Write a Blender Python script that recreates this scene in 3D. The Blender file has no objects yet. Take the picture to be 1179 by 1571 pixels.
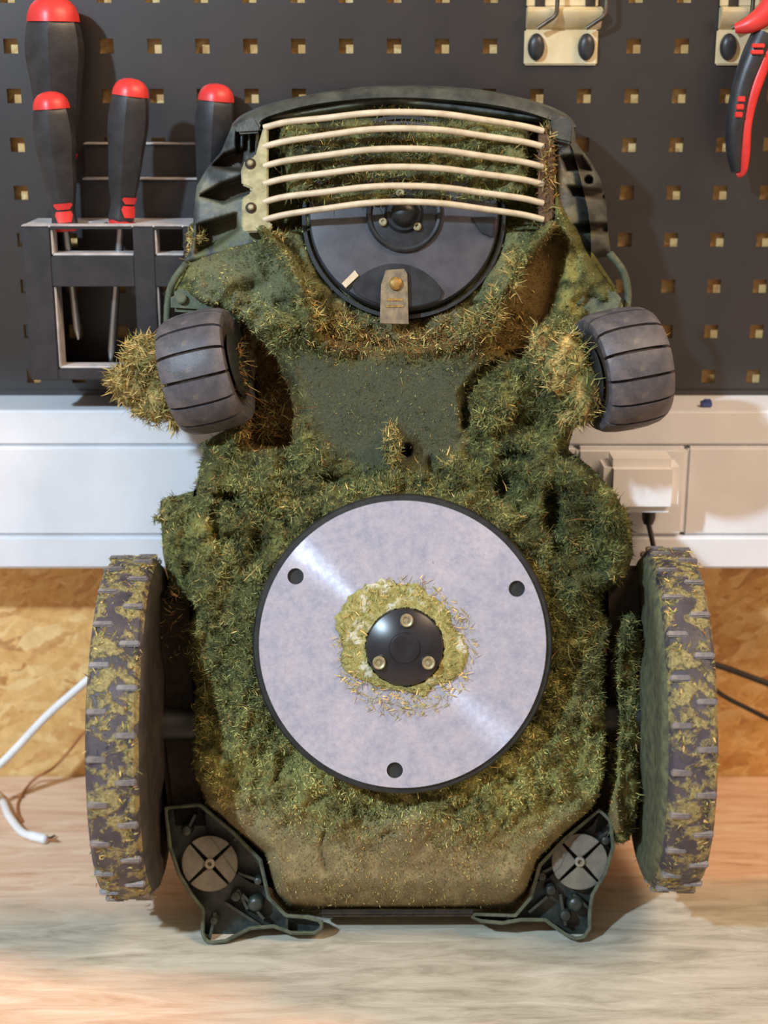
import bpy, bmesh, math, random
import numpy as np
from mathutils import Vector, Matrix
random.seed(7); rng = np.random.default_rng(7)
scene = bpy.context.scene
col = scene.collection

# ------------------------------------------------------------------ camera, light, exposure
FPX, PITCH, CAM_D, CAM_H = 2265.0, 0.29424, 1.2264, 0.6285   # focal length in pixels of the 1179 x 1571 frame
cam_data = bpy.data.cameras.new('camera')
cam = bpy.data.objects.new('camera', cam_data); col.objects.link(cam)
cam_data.sensor_fit = 'VERTICAL'; cam_data.sensor_height = 36.0
cam_data.lens = FPX / 1571 * 36.0
cam.location = (0, -CAM_D, CAM_H)
cam.rotation_euler = (math.pi/2 - PITCH, 0, 0)
cam_data.dof.use_dof = True; cam_data.dof.focus_distance = 1.07; cam_data.dof.aperture_fstop = 4.6
cam_data.clip_start = 0.02
scene.camera = cam

world = bpy.data.worlds.new('workshop_ambient'); scene.world = world; world.use_nodes = True
bg = world.node_tree.nodes['Background']
bg.inputs[0].default_value = (1.0, 0.78, 0.60, 1); bg.inputs[1].default_value = 0.46

def area(name, loc, target, size, power, colour, shape='DISK'):
    d = bpy.data.lights.new(name, 'AREA'); d.shape = shape; d.size = size; d.energy = power; d.color = colour
    o = bpy.data.objects.new(name, d); col.objects.link(o); o.location = loc
    o.rotation_euler = (Vector(target) - Vector(loc)).to_track_quat('-Z', 'Y').to_euler()
    return o
area('work_lamp', (-1.13, -1.64, 1.58), (0.02, -0.2, 0.33), 0.09, 58, (0.63, 0.82, 1.0))
area('ceiling_lamp', (1.3, -1.1, 2.1), (0.1, -0.2, 0.3), 0.9, 46, (1.0, 0.70, 0.46))

vs = scene.view_settings
scene.display_settings.display_device = 'sRGB'
vs.view_transform = 'Standard'; vs.look = 'None'; vs.exposure = 0.0; vs.gamma = 1.0; vs.use_curve_mapping = False

# ------------------------------------------------------------------ helpers
SP, CP = math.sin(PITCH), math.cos(PITCH)
CAM = Vector((0, -CAM_D, CAM_H)); FW = Vector((0, CP, -SP)); UP = Vector((0, SP, CP)); RT = Vector((1, 0, 0))
def ray(px, py): return FW + RT*((px-589.5)/FPX) + UP*((785.5-py)/FPX)
def at_y(px, py, y):
    r = ray(px, py); return CAM + r*((y-CAM.y)/r.y)
def at_z(px, py, z=0.0):
    r = ray(px, py); return CAM + r*((z-CAM.z)/r.z)
D0 = 1.103                                   # distance of the mower's rim plane along the view axis
BX = (612-589.5)*D0/FPX; BZ = (785.5-1449)*D0/FPX
MBASE = CAM + FW*D0 + RT*BX + UP*BZ          # where the mower's rear corners stand on the bench
def L(px, py, W=0.0):                        # photograph position + depth -> metres in the mower's own frame
    d = D0 + W
    return ((px-589.5)*d/FPX - BX, W, (785.5-py)*d/FPX - BZ)
def MPX(W=0.0): return (D0+W)/FPX            # metres per pixel at that depth

def lin(c): return tuple(((v/255)/12.92 if v/255 <= .04045 else ((v/255+.055)/1.055)**2.4) for v in c)
def rgba(c): return (*lin(c), 1.0)

def tag(o, label=None, cat=None, group=None, kind=None):
    if label: o['label'] = label
    if cat: o['category'] = cat
    if group: o['group'] = group
    if kind: o['kind'] = kind
    return o
def empty(name, loc=(0, 0, 0), rot=(0, 0, 0), parent=None):
    o = bpy.data.objects.new(name, None); col.objects.link(o)
    o.location = loc; o.rotation_euler = rot; o.empty_display_size = .02
    o.parent = parent; return o
def link(name, me, m=None, parent=None, loc=(0, 0, 0), rot=(0, 0, 0), smooth=None):
    o = bpy.data.objects.new(name, me); col.objects.link(o)
    if m is not None and not me.materials: me.materials.append(m)
    o.parent = parent; o.location = loc; o.rotation_euler = rot
    if smooth is not None:
        a = np.full(len(me.polygons), True); me.polygons.foreach_set('use_smooth', a)
        if smooth < 180: me.set_sharp_from_angle(angle=math.radians(smooth))
    return o
def mesh_np(name, V, F4, colors=None):
    """quads (or tris, with -1 last) from numpy arrays"""
    me = bpy.data.meshes.new(name); V = np.asarray(V, np.float32); F4 = np.asarray(F4, np.int32)
    n = np.where(F4[:, 3] >= 0, 4, 3); loops = F4[F4 >= 0]
    me.vertices.add(len(V)); me.vertices.foreach_set('co', V.ravel())
    me.loops.add(len(loops)); me.loops.foreach_set('vertex_index', loops)
    me.polygons.add(len(F4)); st = np.concatenate([[0], np.cumsum(n)[:-1]]).astype(np.int32)
    me.polygons.foreach_set('loop_start', st)
    me.update(calc_edges=True); me.validate()
    if colors is not None:
        a = me.color_attributes.new('col', 'FLOAT_COLOR', 'POINT')
        a.data.foreach_set('color', np.c_[colors, np.ones(len(colors))].astype(np.float32).ravel())
    return me
class MB:
    def __init__(self): self.v = []; self.f = []
    def add(self, vs_, fs):
        b = len(self.v); self.v += [tuple(p) for p in vs_]; self.f += [tuple(b+i for i in q) for q in fs]; return self
    def box(self, c, s, M=None):
        x, y, z = [k/2 for k in s]
        p = [Vector((sx*x, sy*y, sz*z)) for sz in (-1, 1) for sy in (-1, 1) for sx in (-1, 1)]
        if M is not None: p = [M @ q for q in p]
        p = [q + Vector(c) for q in p]
        return self.add(p, [(0, 2, 3, 1), (4, 5, 7, 6), (0, 1, 5, 4), (2, 6, 7, 3), (0, 4, 6, 2), (1, 3, 7, 5)])
    def lathe(self, prof, n=32, axis='z', M=None, mod=None, cap=True):
        """prof: list of (r, h)"""
        pts = []
        for (r, h) in prof:
            for k in range(n):
                a = 2*math.pi*k/n; rr = r*(mod(a, h) if mod else 1)
                c, s = rr*math.cos(a), rr*math.sin(a)
                p = {'z': (c, s, h), 'x': (h, c, s), 'y': (s, h, c)}[axis]
                pts.append(M @ Vector(p) if M is not None else p)
        fs = []
        for i in range(len(prof)-1):
            for k in range(n):
                k2 = (k+1) % n
                fs.append((i*n+k, i*n+k2, (i+1)*n+k2, (i+1)*n+k))
        if cap: fs.append(tuple(range(n-1, -1, -1))); fs.append(tuple((len(prof)-1)*n+k for k in range(n)))
        return self.add(pts, fs)
    def tube(self, path, r, n=8, flat=1.0):
        path = [Vector(p) for p in path]; m = len(path); pts = []
        t0 = (path[1]-path[0]).normalized()
        nrm = t0.orthogonal().normalized()
        for i, p in enumerate(path):
            t = (path[min(i+1, m-1)] - path[max(i-1, 0)]).normalized()
            nrm = (nrm - t*nrm.dot(t)).normalized(); b = t.cross(nrm)
            rr = r[i] if isinstance(r, (list, tuple)) else r
            for k in range(n):
                a = 2*math.pi*k/n; pts.append(p + nrm*(rr*math.cos(a)) + b*(rr*flat*math.sin(a)))
        fs = [(i*n+k, i*n+(k+1) % n, (i+1)*n+(k+1) % n, (i+1)*n+k) for i in range(m-1) for k in range(n)]
        fs += [tuple(range(n-1, -1, -1)), tuple((m-1)*n+k for k in range(n))]
        return self.add(pts, fs)
    def prism(self, poly, w0, w1, fn):
        """poly in 2D, extruded between w0 and w1; fn(u, v, w) -> xyz"""
        n = len(poly)
        a = [fn(u, v, w0) for u, v in poly]; b = [fn(u, v, w1) for u, v in poly]
        return self.add(a+b, [tuple(range(n)), tuple(range(2*n-1, n-1, -1))] + [(i, (i+1) % n, n+(i+1) % n, n+i) for i in range(n)])
    def build(self, name, m, parent=None, loc=(0, 0, 0), rot=(0, 0, 0), smooth=None, bevel=0, seg=2):
        me = bpy.data.meshes.new(name); me.from_pydata(self.v, [], self.f); me.update()
        bm = bmesh.new(); bm.from_mesh(me)
        bmesh.ops.recalc_face_normals(bm, faces=bm.faces)
        if bevel:
            es = [e for e in bm.edges if len(e.link_faces) == 2 and e.calc_face_angle(0) > .6]
            bmesh.ops.bevel(bm, geom=es, offset=bevel, segments=seg, affect='EDGES', clamp_overlap=True)
        bm.to_mesh(me); bm.free()
        return link(name, me, m, parent, loc, rot, smooth if smooth is not None else (40 if bevel else None))
def spline(pts, n=8):
    """Catmull-Rom through points (any dimension)"""
    P = [np.array(p, float) for p in pts]; P = [2*P[0]-P[1]] + P + [2*P[-1]-P[-2]]; out = []
    for i in range(1, len(P)-2):
        for k in range(n):
            t = k/n; a, b, c, d = P[i-1:i+3]
            out.append(.5*((2*b) + (c-a)*t + (2*a-5*b+4*c-d)*t*t + (3*b-a-3*c+d)*t**3))
    out.append(P[-2]); return [tuple(q) for q in out]

# ---- materials
def new_mat(name):
    m = bpy.data.materials.new(name); m.use_nodes = True
    nt = m.node_tree; return m, nt, nt.nodes['Principled BSDF']
def ramp(nt, fac, stops):
    r = nt.nodes.new('ShaderNodeValToRGB'); e = r.color_ramp.elements
    while len(e) < len(stops): e.new(.5)
    for k, (p, c) in enumerate(stops): e[k].position = p; e[k].color = rgba(c)
    nt.links.new(fac, r.inputs[0]); return r.outputs[0]
def coords(nt, scale=(1, 1, 1), rot=(0, 0, 0), kind='Object'):
    t = nt.nodes.new('ShaderNodeTexCoord'); mp = nt.nodes.new('ShaderNodeMapping')
    mp.inputs['Scale'].default_value = scale; mp.inputs['Rotation'].default_value = rot
    nt.links.new(t.outputs[kind], mp.inputs[0]); return mp.outputs[0]
def noise(nt, vec, scale, detail=4, rough=.6, dist=0):
    n = nt.nodes.new('ShaderNodeTexNoise'); n.inputs['Scale'].default_value = scale
    n.inputs['Detail'].default_value = detail; n.inputs['Roughness'].default_value = rough; n.inputs['Distortion'].default_value = dist
    nt.links.new(vec, n.inputs['Vector']); return n.outputs['Fac']
def bump(nt, bs, h, strength, dist=.001):
    b = nt.nodes.new('ShaderNodeBump'); b.inputs['Strength'].default_value = strength; b.inputs['Distance'].default_value = dist
    nt.links.new(h, b.inputs['Height']); nt.links.new(b.outputs[0], bs.inputs['Normal'])
def mixc(nt, fac, a, b, mode='MIX'):
    m = nt.nodes.new('ShaderNodeMix'); m.data_type = 'RGBA'; m.blend_type = mode
    for s, v in ((m.inputs[0], fac), (m.inputs[6], a), (m.inputs[7], b)):
        if isinstance(v, (int, float)): s.default_value = v
        elif isinstance(v, tuple): s.default_value = rgba(v)
        else: nt.links.new(v, s)
    return m.outputs[2]
def mat(name, c1, c2=None, scale=60, rough=.5, metal=0, bmp=0, bscale=None, stretch=(1, 1, 1), spec=.5, lo=.35, hi=.65):
    m, nt, bs = new_mat(name)
    bs.inputs['Roughness'].default_value = rough; bs.inputs['Metallic'].default_value = metal
    bs.inputs['Specular IOR Level'].default_value = spec
    if c2 is None: c2 = tuple(min(255, v*1.12+3) for v in c1)
    v = coords(nt, stretch); f = noise(nt, v, scale)
    nt.links.new(ramp(nt, f, [(lo, c1), (hi, c2)]), bs.inputs['Base Color'])
    if bmp: bump(nt, bs, noise(nt, v, bscale or scale*4), bmp)
    return m
def mat_attr(name, rough=.85, nscale=900, lo=.65, hi=1.4, bstr=.5):
    m, nt, bs = new_mat(name); a = nt.nodes.new('ShaderNodeAttribute'); a.attribute_name = 'col'
    v = coords(nt); f = noise(nt, v, nscale, 3)
    hsv = nt.nodes.new('ShaderNodeHueSaturation'); mr = nt.nodes.new('ShaderNodeMapRange')
    mr.inputs[1].default_value = .25; mr.inputs[2].default_value = .75; mr.inputs[3].default_value = lo; mr.inputs[4].default_value = hi
    nt.links.new(f, mr.inputs[0]); nt.links.new(mr.outputs[0], hsv.inputs['Value']); nt.links.new(a.outputs['Color'], hsv.inputs['Color'])
    nt.links.new(hsv.outputs[0], bs.inputs['Base Color']); bs.inputs['Roughness'].default_value = rough
    bs.inputs['Specular IOR Level'].default_value = .2
    if nscale: bump(nt, bs, f, bstr, .0015)
    return m

M_black = mat('black_plastic', (24, 26, 27), (40, 43, 42), 90, .42, bmp=.15, bscale=900)
M_shell = mat('dusty_shell_plastic', (44, 48, 46), (78, 82, 72), 55, .55, bmp=.25, bscale=700)
M_wing = mat('greenish_black_plastic', (26, 31, 29), (52, 60, 54), 110, .35, bmp=.25, bscale=600)
M_wingrim = mat('dusty_rim_plastic', (58, 66, 52), (92, 98, 78), 120, .6, bmp=.2, bscale=700)
M_pad = mat('grey_pad_plastic', (96, 92, 82), (118, 113, 100), 80, .7, bmp=.1)
M_guard = mat('cream_plastic', (182, 166, 138), (208, 192, 164), 90, .5)
M_guard_dirty = mat('dirty_cream_plastic', (128, 122, 84), (172, 164, 124), 120, .6, bmp=.3, bscale=500)
M_disc = mat('grey_disc_plastic', (62, 62, 68), (76, 76, 82), 70, .38, bmp=.06, bscale=800)
M_disc2 = mat('dark_disc_plastic', (30, 33, 37), (46, 50, 54), 90, .3)
M_blade = mat('stained_blade_steel', (120, 108, 92), (160, 142, 112), 160, .4, metal=.7, bmp=.1)
M_screw = mat('zinc_screw', (150, 140, 105), (180, 172, 140), 300, .4, metal=.6)
M_brass = mat('rusty_brass', (120, 90, 40), (165, 130, 70), 300, .5, metal=.5)
M_red = mat('red_plastic', (200, 44, 42), (216, 60, 54), 50, .4)
M_grip = mat('black_rubber_grip', (34, 34, 36), (50, 50, 52), 60, .4, bmp=.1, bscale=900)
M_steel = mat('shaft_steel', (150, 152, 155), (185, 186, 188), 120, .28, metal=.9, stretch=(1, 1, .1))
M_rack = mat('black_powder_coat', (34, 33, 36), (48, 46, 48), 50, .45, bmp=.12, bscale=1500)
M_rackedge = mat('lit_grey_edge', (165, 160, 158), (200, 194, 190), 60, .45)  # pale grey puts the light caught by black-painted edges into the colour
M_zinc = mat('yellow_zinc_plate', (206, 186, 140), (228, 214, 178), 30, .42, metal=.25)
M_white = mat('white_pvc', (212, 214, 218), (224, 226, 230), 12, .45)
M_white2 = mat('white_pvc_ledge', (222, 222, 224), (232, 232, 234), 12, .3)
M_wire = mat('white_cable_sheath', (222, 222, 222), (236, 236, 234), 30, .4)
M_bwire = mat('black_cable_sheath', (24, 23, 24), (38, 36, 36), 30, .4)
M_brown = mat('brown_thin_wire', (150, 92, 52), (176, 116, 70), 30, .5)
M_blue = mat('blue_plastic', (58, 72, 130), (72, 88, 150), 60, .5)
M_board = mat('black_brown_panel_paint', (26, 22, 22), (37, 32, 31), 14, .38, bmp=.06, bscale=1200, spec=.95)
M_dried = mat('dried_clippings_crust', (92, 84, 42), (176, 164, 100), 380, .9, bmp=.9, bscale=500)
M_dark = mat('dark_soil_brown', (34, 28, 22), (58, 46, 34), 120, .85, bmp=.5, bscale=400)
M_moss = mat_attr('moss_surface', .9, 700)
M_fibre = mat_attr('moss_fibre', .85, 0)

# OSB
def make_osb():
    m, nt, bs = new_mat('oriented_strand_board'); bs.inputs['Roughness'].default_value = .65
    cur = None
    for k, (ang, sx, sz, sd) in enumerate(((.15, 34, 120, 0), (-.5, 38, 140, 3), (.9, 40, 130, 7), (-.1, 26, 100, 11), (.45, 30, 120, 17))):
        v = coords(nt, (1, 1, 1), (0, ang, 0)); mp = nt.nodes.new('ShaderNodeMapping')
        mp.inputs['Scale'].default_value = (sx, 1, sz); mp.inputs['Location'].default_value = (sd, 0, sd*.7)
        nz = nt.nodes.new('ShaderNodeTexNoise'); nz.inputs['Scale'].default_value = 38; nz.inputs['Detail'].default_value = 3; nt.links.new(v, nz.inputs['Vector'])
        wv = nt.nodes.new('ShaderNodeVectorMath'); wv.operation = 'MULTIPLY_ADD'; wv.inputs[1].default_value = (.034, .034, .022)
        nt.links.new(nz.outputs['Color'], wv.inputs[0]); nt.links.new(v, wv.inputs[2])
        nt.links.new(wv.outputs[0], mp.inputs[0])
        vo = nt.nodes.new('ShaderNodeTexVoronoi'); vo.feature = 'F1'; vo.inputs['Scale'].default_value = 1; vo.inputs['Randomness'].default_value = 1
        nt.links.new(mp.outputs[0], vo.inputs['Vector'])
        sep = nt.nodes.new('ShaderNodeSeparateColor'); nt.links.new(vo.outputs['Color'], sep.inputs[0])
        c = ramp(nt, sep.outputs[0], [(0, (178, 120, 60)), (.2, (214, 160, 88)), (.6, (230, 184, 110)), (1, (244, 212, 150))])
        grain = noise(nt, v, 90, 5, .7)
        c = mixc(nt, .4, c, ramp(nt, grain, [(.3, (158, 104, 52)), (.7, (240, 208, 146))]), 'MIX')
        if cur is None: cur = c
        else:
            gt = nt.nodes.new('ShaderNodeMath'); gt.operation = 'GREATER_THAN'; gt.inputs[1].default_value = .52
            nt.links.new(sep.outputs[1], gt.inputs[0]); cur = mixc(nt, gt.outputs[0], cur, c)
    nt.links.new(cur, bs.inputs['Base Color'])
    bw = nt.nodes.new('ShaderNodeRGBToBW'); nt.links.new(cur, bw.inputs[0]); bump(nt, bs, bw.outputs[0], .4, .002)
    return m
M_osb = make_osb()
def make_bench():
    m, nt, bs = new_mat('worn_bench_wood'); bs.inputs['Roughness'].default_value = .6
    v = coords(nt, (3.6, 26, 1)); g = noise(nt, v, 2.4, 8, .7, 1.4)
    c = ramp(nt, g, [(.28, (178, 134, 102)), (.42, (214, 176, 146)), (.56, (226, 196, 168)), (.74, (238, 217, 192))])
    v2 = coords(nt, (1.1, 2.6, 1)); p = noise(nt, v2, 2.6, 4, .6)
    worn = ramp(nt, noise(nt, coords(nt, (6, 30, 1)), 2.2, 6, .7, .6), [(.3, (138, 132, 116)), (.5, (176, 171, 154)), (.7, (200, 196, 180))])
    # a bleached, greyed patch of wear in the middle of the top, where things get set down
    sx = nt.nodes.new('ShaderNodeSeparateXYZ'); nt.links.new(coords(nt), sx.inputs[0])
    def band(o, c0, half):
        a = nt.nodes.new('ShaderNodeMath'); a.operation = 'SUBTRACT'; a.inputs[1].default_value = c0; nt.links.new(sx.outputs[o], a.inputs[0])
        b = nt.nodes.new('ShaderNodeMath'); b.operation = 'ABSOLUTE'; nt.links.new(a.outputs[0], b.inputs[0])
        d = nt.nodes.new('ShaderNodeMapRange'); d.inputs[1].default_value = 0; d.inputs[2].default_value = half; d.inputs[3].default_value = 1; d.inputs[4].default_value = 0
        nt.links.new(b.outputs[0], d.inputs[0]); return d.outputs[0]
    mul = nt.nodes.new('ShaderNodeMath'); mul.operation = 'MULTIPLY'; nt.links.new(band(0, .14, .62), mul.inputs[0]); nt.links.new(band(1, .03, .13), mul.inputs[1])
    ad = nt.nodes.new('ShaderNodeMath'); ad.operation = 'ADD'; nt.links.new(mul.outputs[0], ad.inputs[0]); nt.links.new(p, ad.inputs[1])
    mr = nt.nodes.new('ShaderNodeMapRange'); mr.inputs[1].default_value = .68; mr.inputs[2].default_value = .90; nt.links.new(ad.outputs[0], mr.inputs[0])
    c = mixc(nt, mr.outputs[0], c, worn)
    cr = noise(nt, coords(nt, (9, 30, 1)), 3.5, 8, .75, 2.2)
    c = mixc(nt, ramp(nt, cr, [(.30, (130, 130, 130)), (.36, (0, 0, 0))]), c, (120, 92, 70))
    nt.links.new(c, bs.inputs['Base Color']); bump(nt, bs, g, .3, .0015)
    return m
M_bench = make_bench()

# ------------------------------------------------------------------ the setting
WALL_Y = 0.008
def wall():
    b = MB(); b.box((0, WALL_Y+.01, .55), (1.9, .02, 1.3)); o = b.build('wall_back', M_osb); tag(o, kind='structure'); return o
wall()
def workbench():
    t = empty('workbench', (0, -.3, -.04))
    tag(t, 'worn pale wooden workbench top under the mower', 'workbench')
    y = WALL_Y - .0005; ys = [y, -.034, -.40, -.75]
    for k in range(3):
        y0, y1 = ys[k], ys[k+1]
        b = MB(); b.box((0, (y0+y1)/2+.3, .02), (1.9, y0-y1-.0012, .04))
        b.build('plank', M_bench, t, bevel=.0012)
    b = MB(); b.box((0, -.08, -.03), (1.8, .62, .06)); b.build('support_board', M_osb, t)
workbench()

PIT = .038; HX0, HZ0 = -.2960, CAM_H + .0141; BOARD_Z0 = at_y(589, 605, 0).z
def pegboard():
    hh = .0056; t = .0018
    cx = [HX0 + k*PIT for k in range(-3, 20)]; cz = [HZ0 - k*PIT for k in range(-4, 8)]
    xs = sorted([cx[0]-.02] + [x+s for x in cx for s in (-hh, hh)] + [cx[-1]+.02])
    zs = sorted([BOARD_Z0] + [z+s for z in cz for s in (-hh, hh)] + [cz[0]+.02])
    nx, nz = len(xs), len(zs); V = []; F = []
    for y in (0, t):
        for z in zs:
            for x in xs: V.append((x, y, z))
    idx = lambda i, j, k: k*nx*nz + j*nx + i
    solid = lambda i, j: 0 <= i < nx-1 and 0 <= j < nz-1 and not (i % 2 == 1 and j % 2 == 1)
    for j in range(nz-1):
        for i in range(nx-1):
            if not solid(i, j): continue
            F.append((idx(i, j, 0), idx(i+1, j, 0), idx(i+1, j+1, 0), idx(i, j+1, 0)))
            F.append((idx(i, j, 1), idx(i, j+1, 1), idx(i+1, j+1, 1), idx(i+1, j, 1)))
            if not solid(i-1, j): F.append((idx(i, j, 0), idx(i, j+1, 0), idx(i, j+1, 1), idx(i, j, 1)))
            if not solid(i+1, j): F.append((idx(i+1, j, 0), idx(i+1, j, 1), idx(i+1, j+1, 1), idx(i+1, j+1, 0)))
            if not solid(i, j-1): F.append((idx(i, j, 0), idx(i, j, 1), idx(i+1, j, 1), idx(i+1, j, 0)))
            if not solid(i, j+1): F.append((idx(i, j+1, 0), idx(i+1, j+1, 0), idx(i+1, j+1, 1), idx(i, j+1, 1)))
    r = empty('pegboard', (0, 0, BOARD_Z0)); tag(r, 'black perforated tool panel with square holes covering the upper wall', 'pegboard')
    me = bpy.data.meshes.new('panel'); me.from_pydata([(x, y, z-BOARD_Z0) for x, y, z in V], [], F); me.update(); link('panel', me, M_board, r)
    # folded lower edge standing a hair proud
    b = MB(); zt = at_y(60, 548, 0).z - BOARD_Z0
    b.box((0, -.0012, .002), (cx[-1]-cx[0]+.04, .0022, .004)); b.build('folded_edge', M_board, r)
    for x in (HX0 - .02 - PIT, .36):
        b = MB(); b.box((x, (t+WALL_Y)/2, .2), (.012, WALL_Y-t-.0002, .38)); b.build('spacer', M_dark, r)
pegboard()

TR_Y = -.0617
def trunking():
    zt = at_y(589, 630, TR_Y).z; z1 = at_y(589, 684, TR_Y).z; z2 = at_y(589, 820, TR_Y).z; zb = at_y(589, 869, TR_Y).z
    r = empty('cable_trunking', (0, TR_Y, zb)); tag(r, 'white cable trunking along the wall below the pegboard', 'trunking')
    def bx(name, x0, x1, y0, y1, a, b_, m=M_white, bev=.0015):
        q = MB(); q.box(((x0+x1)/2, (y0+y1)/2-TR_Y, (a+b_)/2-zb), (x1-x0, y1-y0, b_-a)); return q.build(name, m, r, bevel=bev)
    bx('back_channel', -.9, .9, TR_Y+.006, WALL_Y-.0005, zb+.0005, zt-.0005)
    bx('upper_strip', -.9, .9, TR_Y, TR_Y+.0065, z1+.0002, zt, bev=.002)
    sx0, sx1 = at_y(884, 700, TR_Y).x, at_y(1054, 700, TR_Y).x
    bx('cover_panel', -.9, sx0-.0004, TR_Y-.003, TR_Y+.0065, z2+.0002, z1-.0002, bev=.002)
    bx('cover_panel', sx1+.0004, .9, TR_Y-.003, TR_Y+.0065, z2+.0002, z1-.0002, bev=.002)
    bx('socket_plate', sx0, sx1, TR_Y-.006, TR_Y+.0065, z2+.0002, z1-.0002, bev=.003)
    bx('lower_strip', -.9, .9, TR_Y-.006, TR_Y+.0065, zb, z2-.0002, bev=.002)
    return zt, z1, z2, zb
TZT, TZ1, TZ2, TZB = trunking()

# ------------------------------------------------------------------ the robotic mower
mower = empty('robotic_mower', MBASE, (-PITCH, 0, 0))
tag(mower, 'upturned robotic lawn mower caked in moss and dried grass, standing on the workbench', 'lawn mower')

# -- noise and polygon tools
def vnoise(x, y, scale, seed):
    r = np.random.default_rng(seed).random((257, 257)); u = x/scale; v = y/scale
    i = np.floor(u).astype(int); j = np.floor(v).astype(int); a = u-i; b = v-j
    a = a*a*(3-2*a); b = b*b*(3-2*b); i %= 256; j %= 256
    return (r[j, i]*(1-a)+r[j, i+1]*a)*(1-b) + (r[j+1, i]*(1-a)+r[j+1, i+1]*a)*b
def fbm(x, y, scale, seed, octs=4, gain=.55):
    s = 0; amp = 1; tot = 0
    for k in range(octs):
        s = s + amp*vnoise(x+37*k, y+91*k, scale/2**k, seed+k); tot += amp; amp *= gain
    return s/tot
def seg_dist(px, py, pts, closed=False):
    d = np.full(np.shape(px), 1e9); n = len(pts)
    for k in range(n if closed else n-1):
        x0, y0 = pts[k]; x1, y1 = pts[(k+1) % n]; dx, dy = x1-x0, y1-y0
        t = np.clip(((px-x0)*dx+(py-y0)*dy)/(dx*dx+dy*dy+1e-9), 0, 1)
        d = np.minimum(d, np.hypot(px-x0-t*dx, py-y0-t*dy))
    return d
def sdf(px, py, pts):
    """positive inside"""
    d = seg_dist(px, py, pts, True); ins = np.zeros(np.shape(px), bool); n = len(pts)
    for k in range(n):
        x0, y0 = pts[k]; x1, y1 = pts[(k+1) % n]
        if y0 == y1: continue
        c = ((y0 > py) != (y1 > py)) & (px < (x1-x0)*(py-y0)/(y1-y0)+x0); ins ^= c
    return np.where(ins, d, -d)
def sstep(a, b, x): t = np.clip((x-a)/(b-a), 0, 1); return t*t*(3-2*t)
def pm(px, py, pts, soft=10): return sstep(-soft, soft, sdf(px, py, pts))
def circ(px, py, cx, cy, r, soft): return sstep(-soft, soft, r-np.hypot(px-cx, py-cy))
def mixf(a, b, m): return a*(1-m)+b*m

def relief(name, poly, Wfun, step, Wback, m, colfun=None, holes=(), smooth=True):
    """a hull face modelled as relief over an outline, with side walls running back to Wback"""
    P = np.array(poly, float); x0, y0 = P.min(0)-step; x1, y1 = P.max(0)+step
    gx = np.arange(x0, x1+step, step); gy = np.arange(y0, y1+step, step)
    X, Y = np.meshgrid(gx, gy); X0, Y0 = X.copy(), Y.copy()
    S = lambda a, b: np.minimum.reduce([sdf(a, b, poly)] + [-sdf(a, b, h) for h in holes])
    s = S(X, Y); ny, nx = s.shape
    near = (s < 0) & (s > -2.2*step)
    e = .5
    for _ in range(3):
        sn = S(X, Y); gxx = (S(X+e, Y)-S(X-e, Y))/(2*e); gyy = (S(X, Y+e)-S(X, Y-e))/(2*e)
        g2 = np.maximum(gxx**2+gyy**2, .2)
        X = np.where(near, X-sn*gxx/g2, X); Y = np.where(near, Y-sn*gyy/g2, Y)
    ins = s >= 0
    cell = ins[:-1, :-1].astype(int)+ins[1:, :-1]+ins[:-1, 1:]+ins[1:, 1:]
    keep = cell >= 1
    ok = ins | near
    keep &= ok[:-1, :-1] & ok[1:, :-1] & ok[:-1, 1:] & ok[1:, 1:]
    W = Wfun(X, Y, np.maximum(S(X, Y), 0))
    d = D0+W; V = np.stack([(X-589.5)*d/FPX-BX, W, (785.5-Y)*d/FPX-BZ], -1).reshape(-1, 3)
    idx = np.arange(nx*ny).reshape(ny, nx)
    F = np.stack([idx[1:, :-1], idx[1:, 1:], idx[:-1, 1:], idx[:-1, :-1]], -1)[keep]
    used = np.unique(F); re = np.full(nx*ny, -1); re[used] = np.arange(len(used))
    V = V[used]; F = re[F]; Xu = X.ravel()[used]; Yu = Y.ravel()[used]
    ed = np.concatenate([F[:, [k, (k+1) % 4]] for k in range(4)])
    key = np.minimum(ed[:, 0], ed[:, 1])*10**7+np.maximum(ed[:, 0], ed[:, 1])
    uq, first, cnt = np.unique(key, return_index=True, return_counts=True)
    bd = ed[first[cnt == 1]]; bv = np.unique(bd)
    mp = np.full(len(V), -1); mp[bv] = np.arange(len(bv))+len(V)
    db = D0+Wback; Xb, Yb = Xu[bv], Yu[bv]
    Vb = np.stack([(Xb-589.5)*(db*.985)/FPX-BX, np.full(len(bv), Wback), (785.5-Yb)*(db*.985)/FPX-BZ], -1)
    Vb[:, 2] = np.maximum(Vb[:, 2], Wback*math.tan(PITCH)+.002)
    Fs = np.stack([bd[:, 1], bd[:, 0], mp[bd[:, 0]], mp[bd[:, 1]]], -1)
    V = np.concatenate([V, Vb]); F = np.concatenate([F, Fs])
    c = None
    if colfun is not None:
        c = colfun(Xu, Yu); c = np.concatenate([c, c[bv]])
    me = mesh_np(name, V, F, c)
    return link(name, me, m, mower, smooth=180 if smooth else None)

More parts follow.
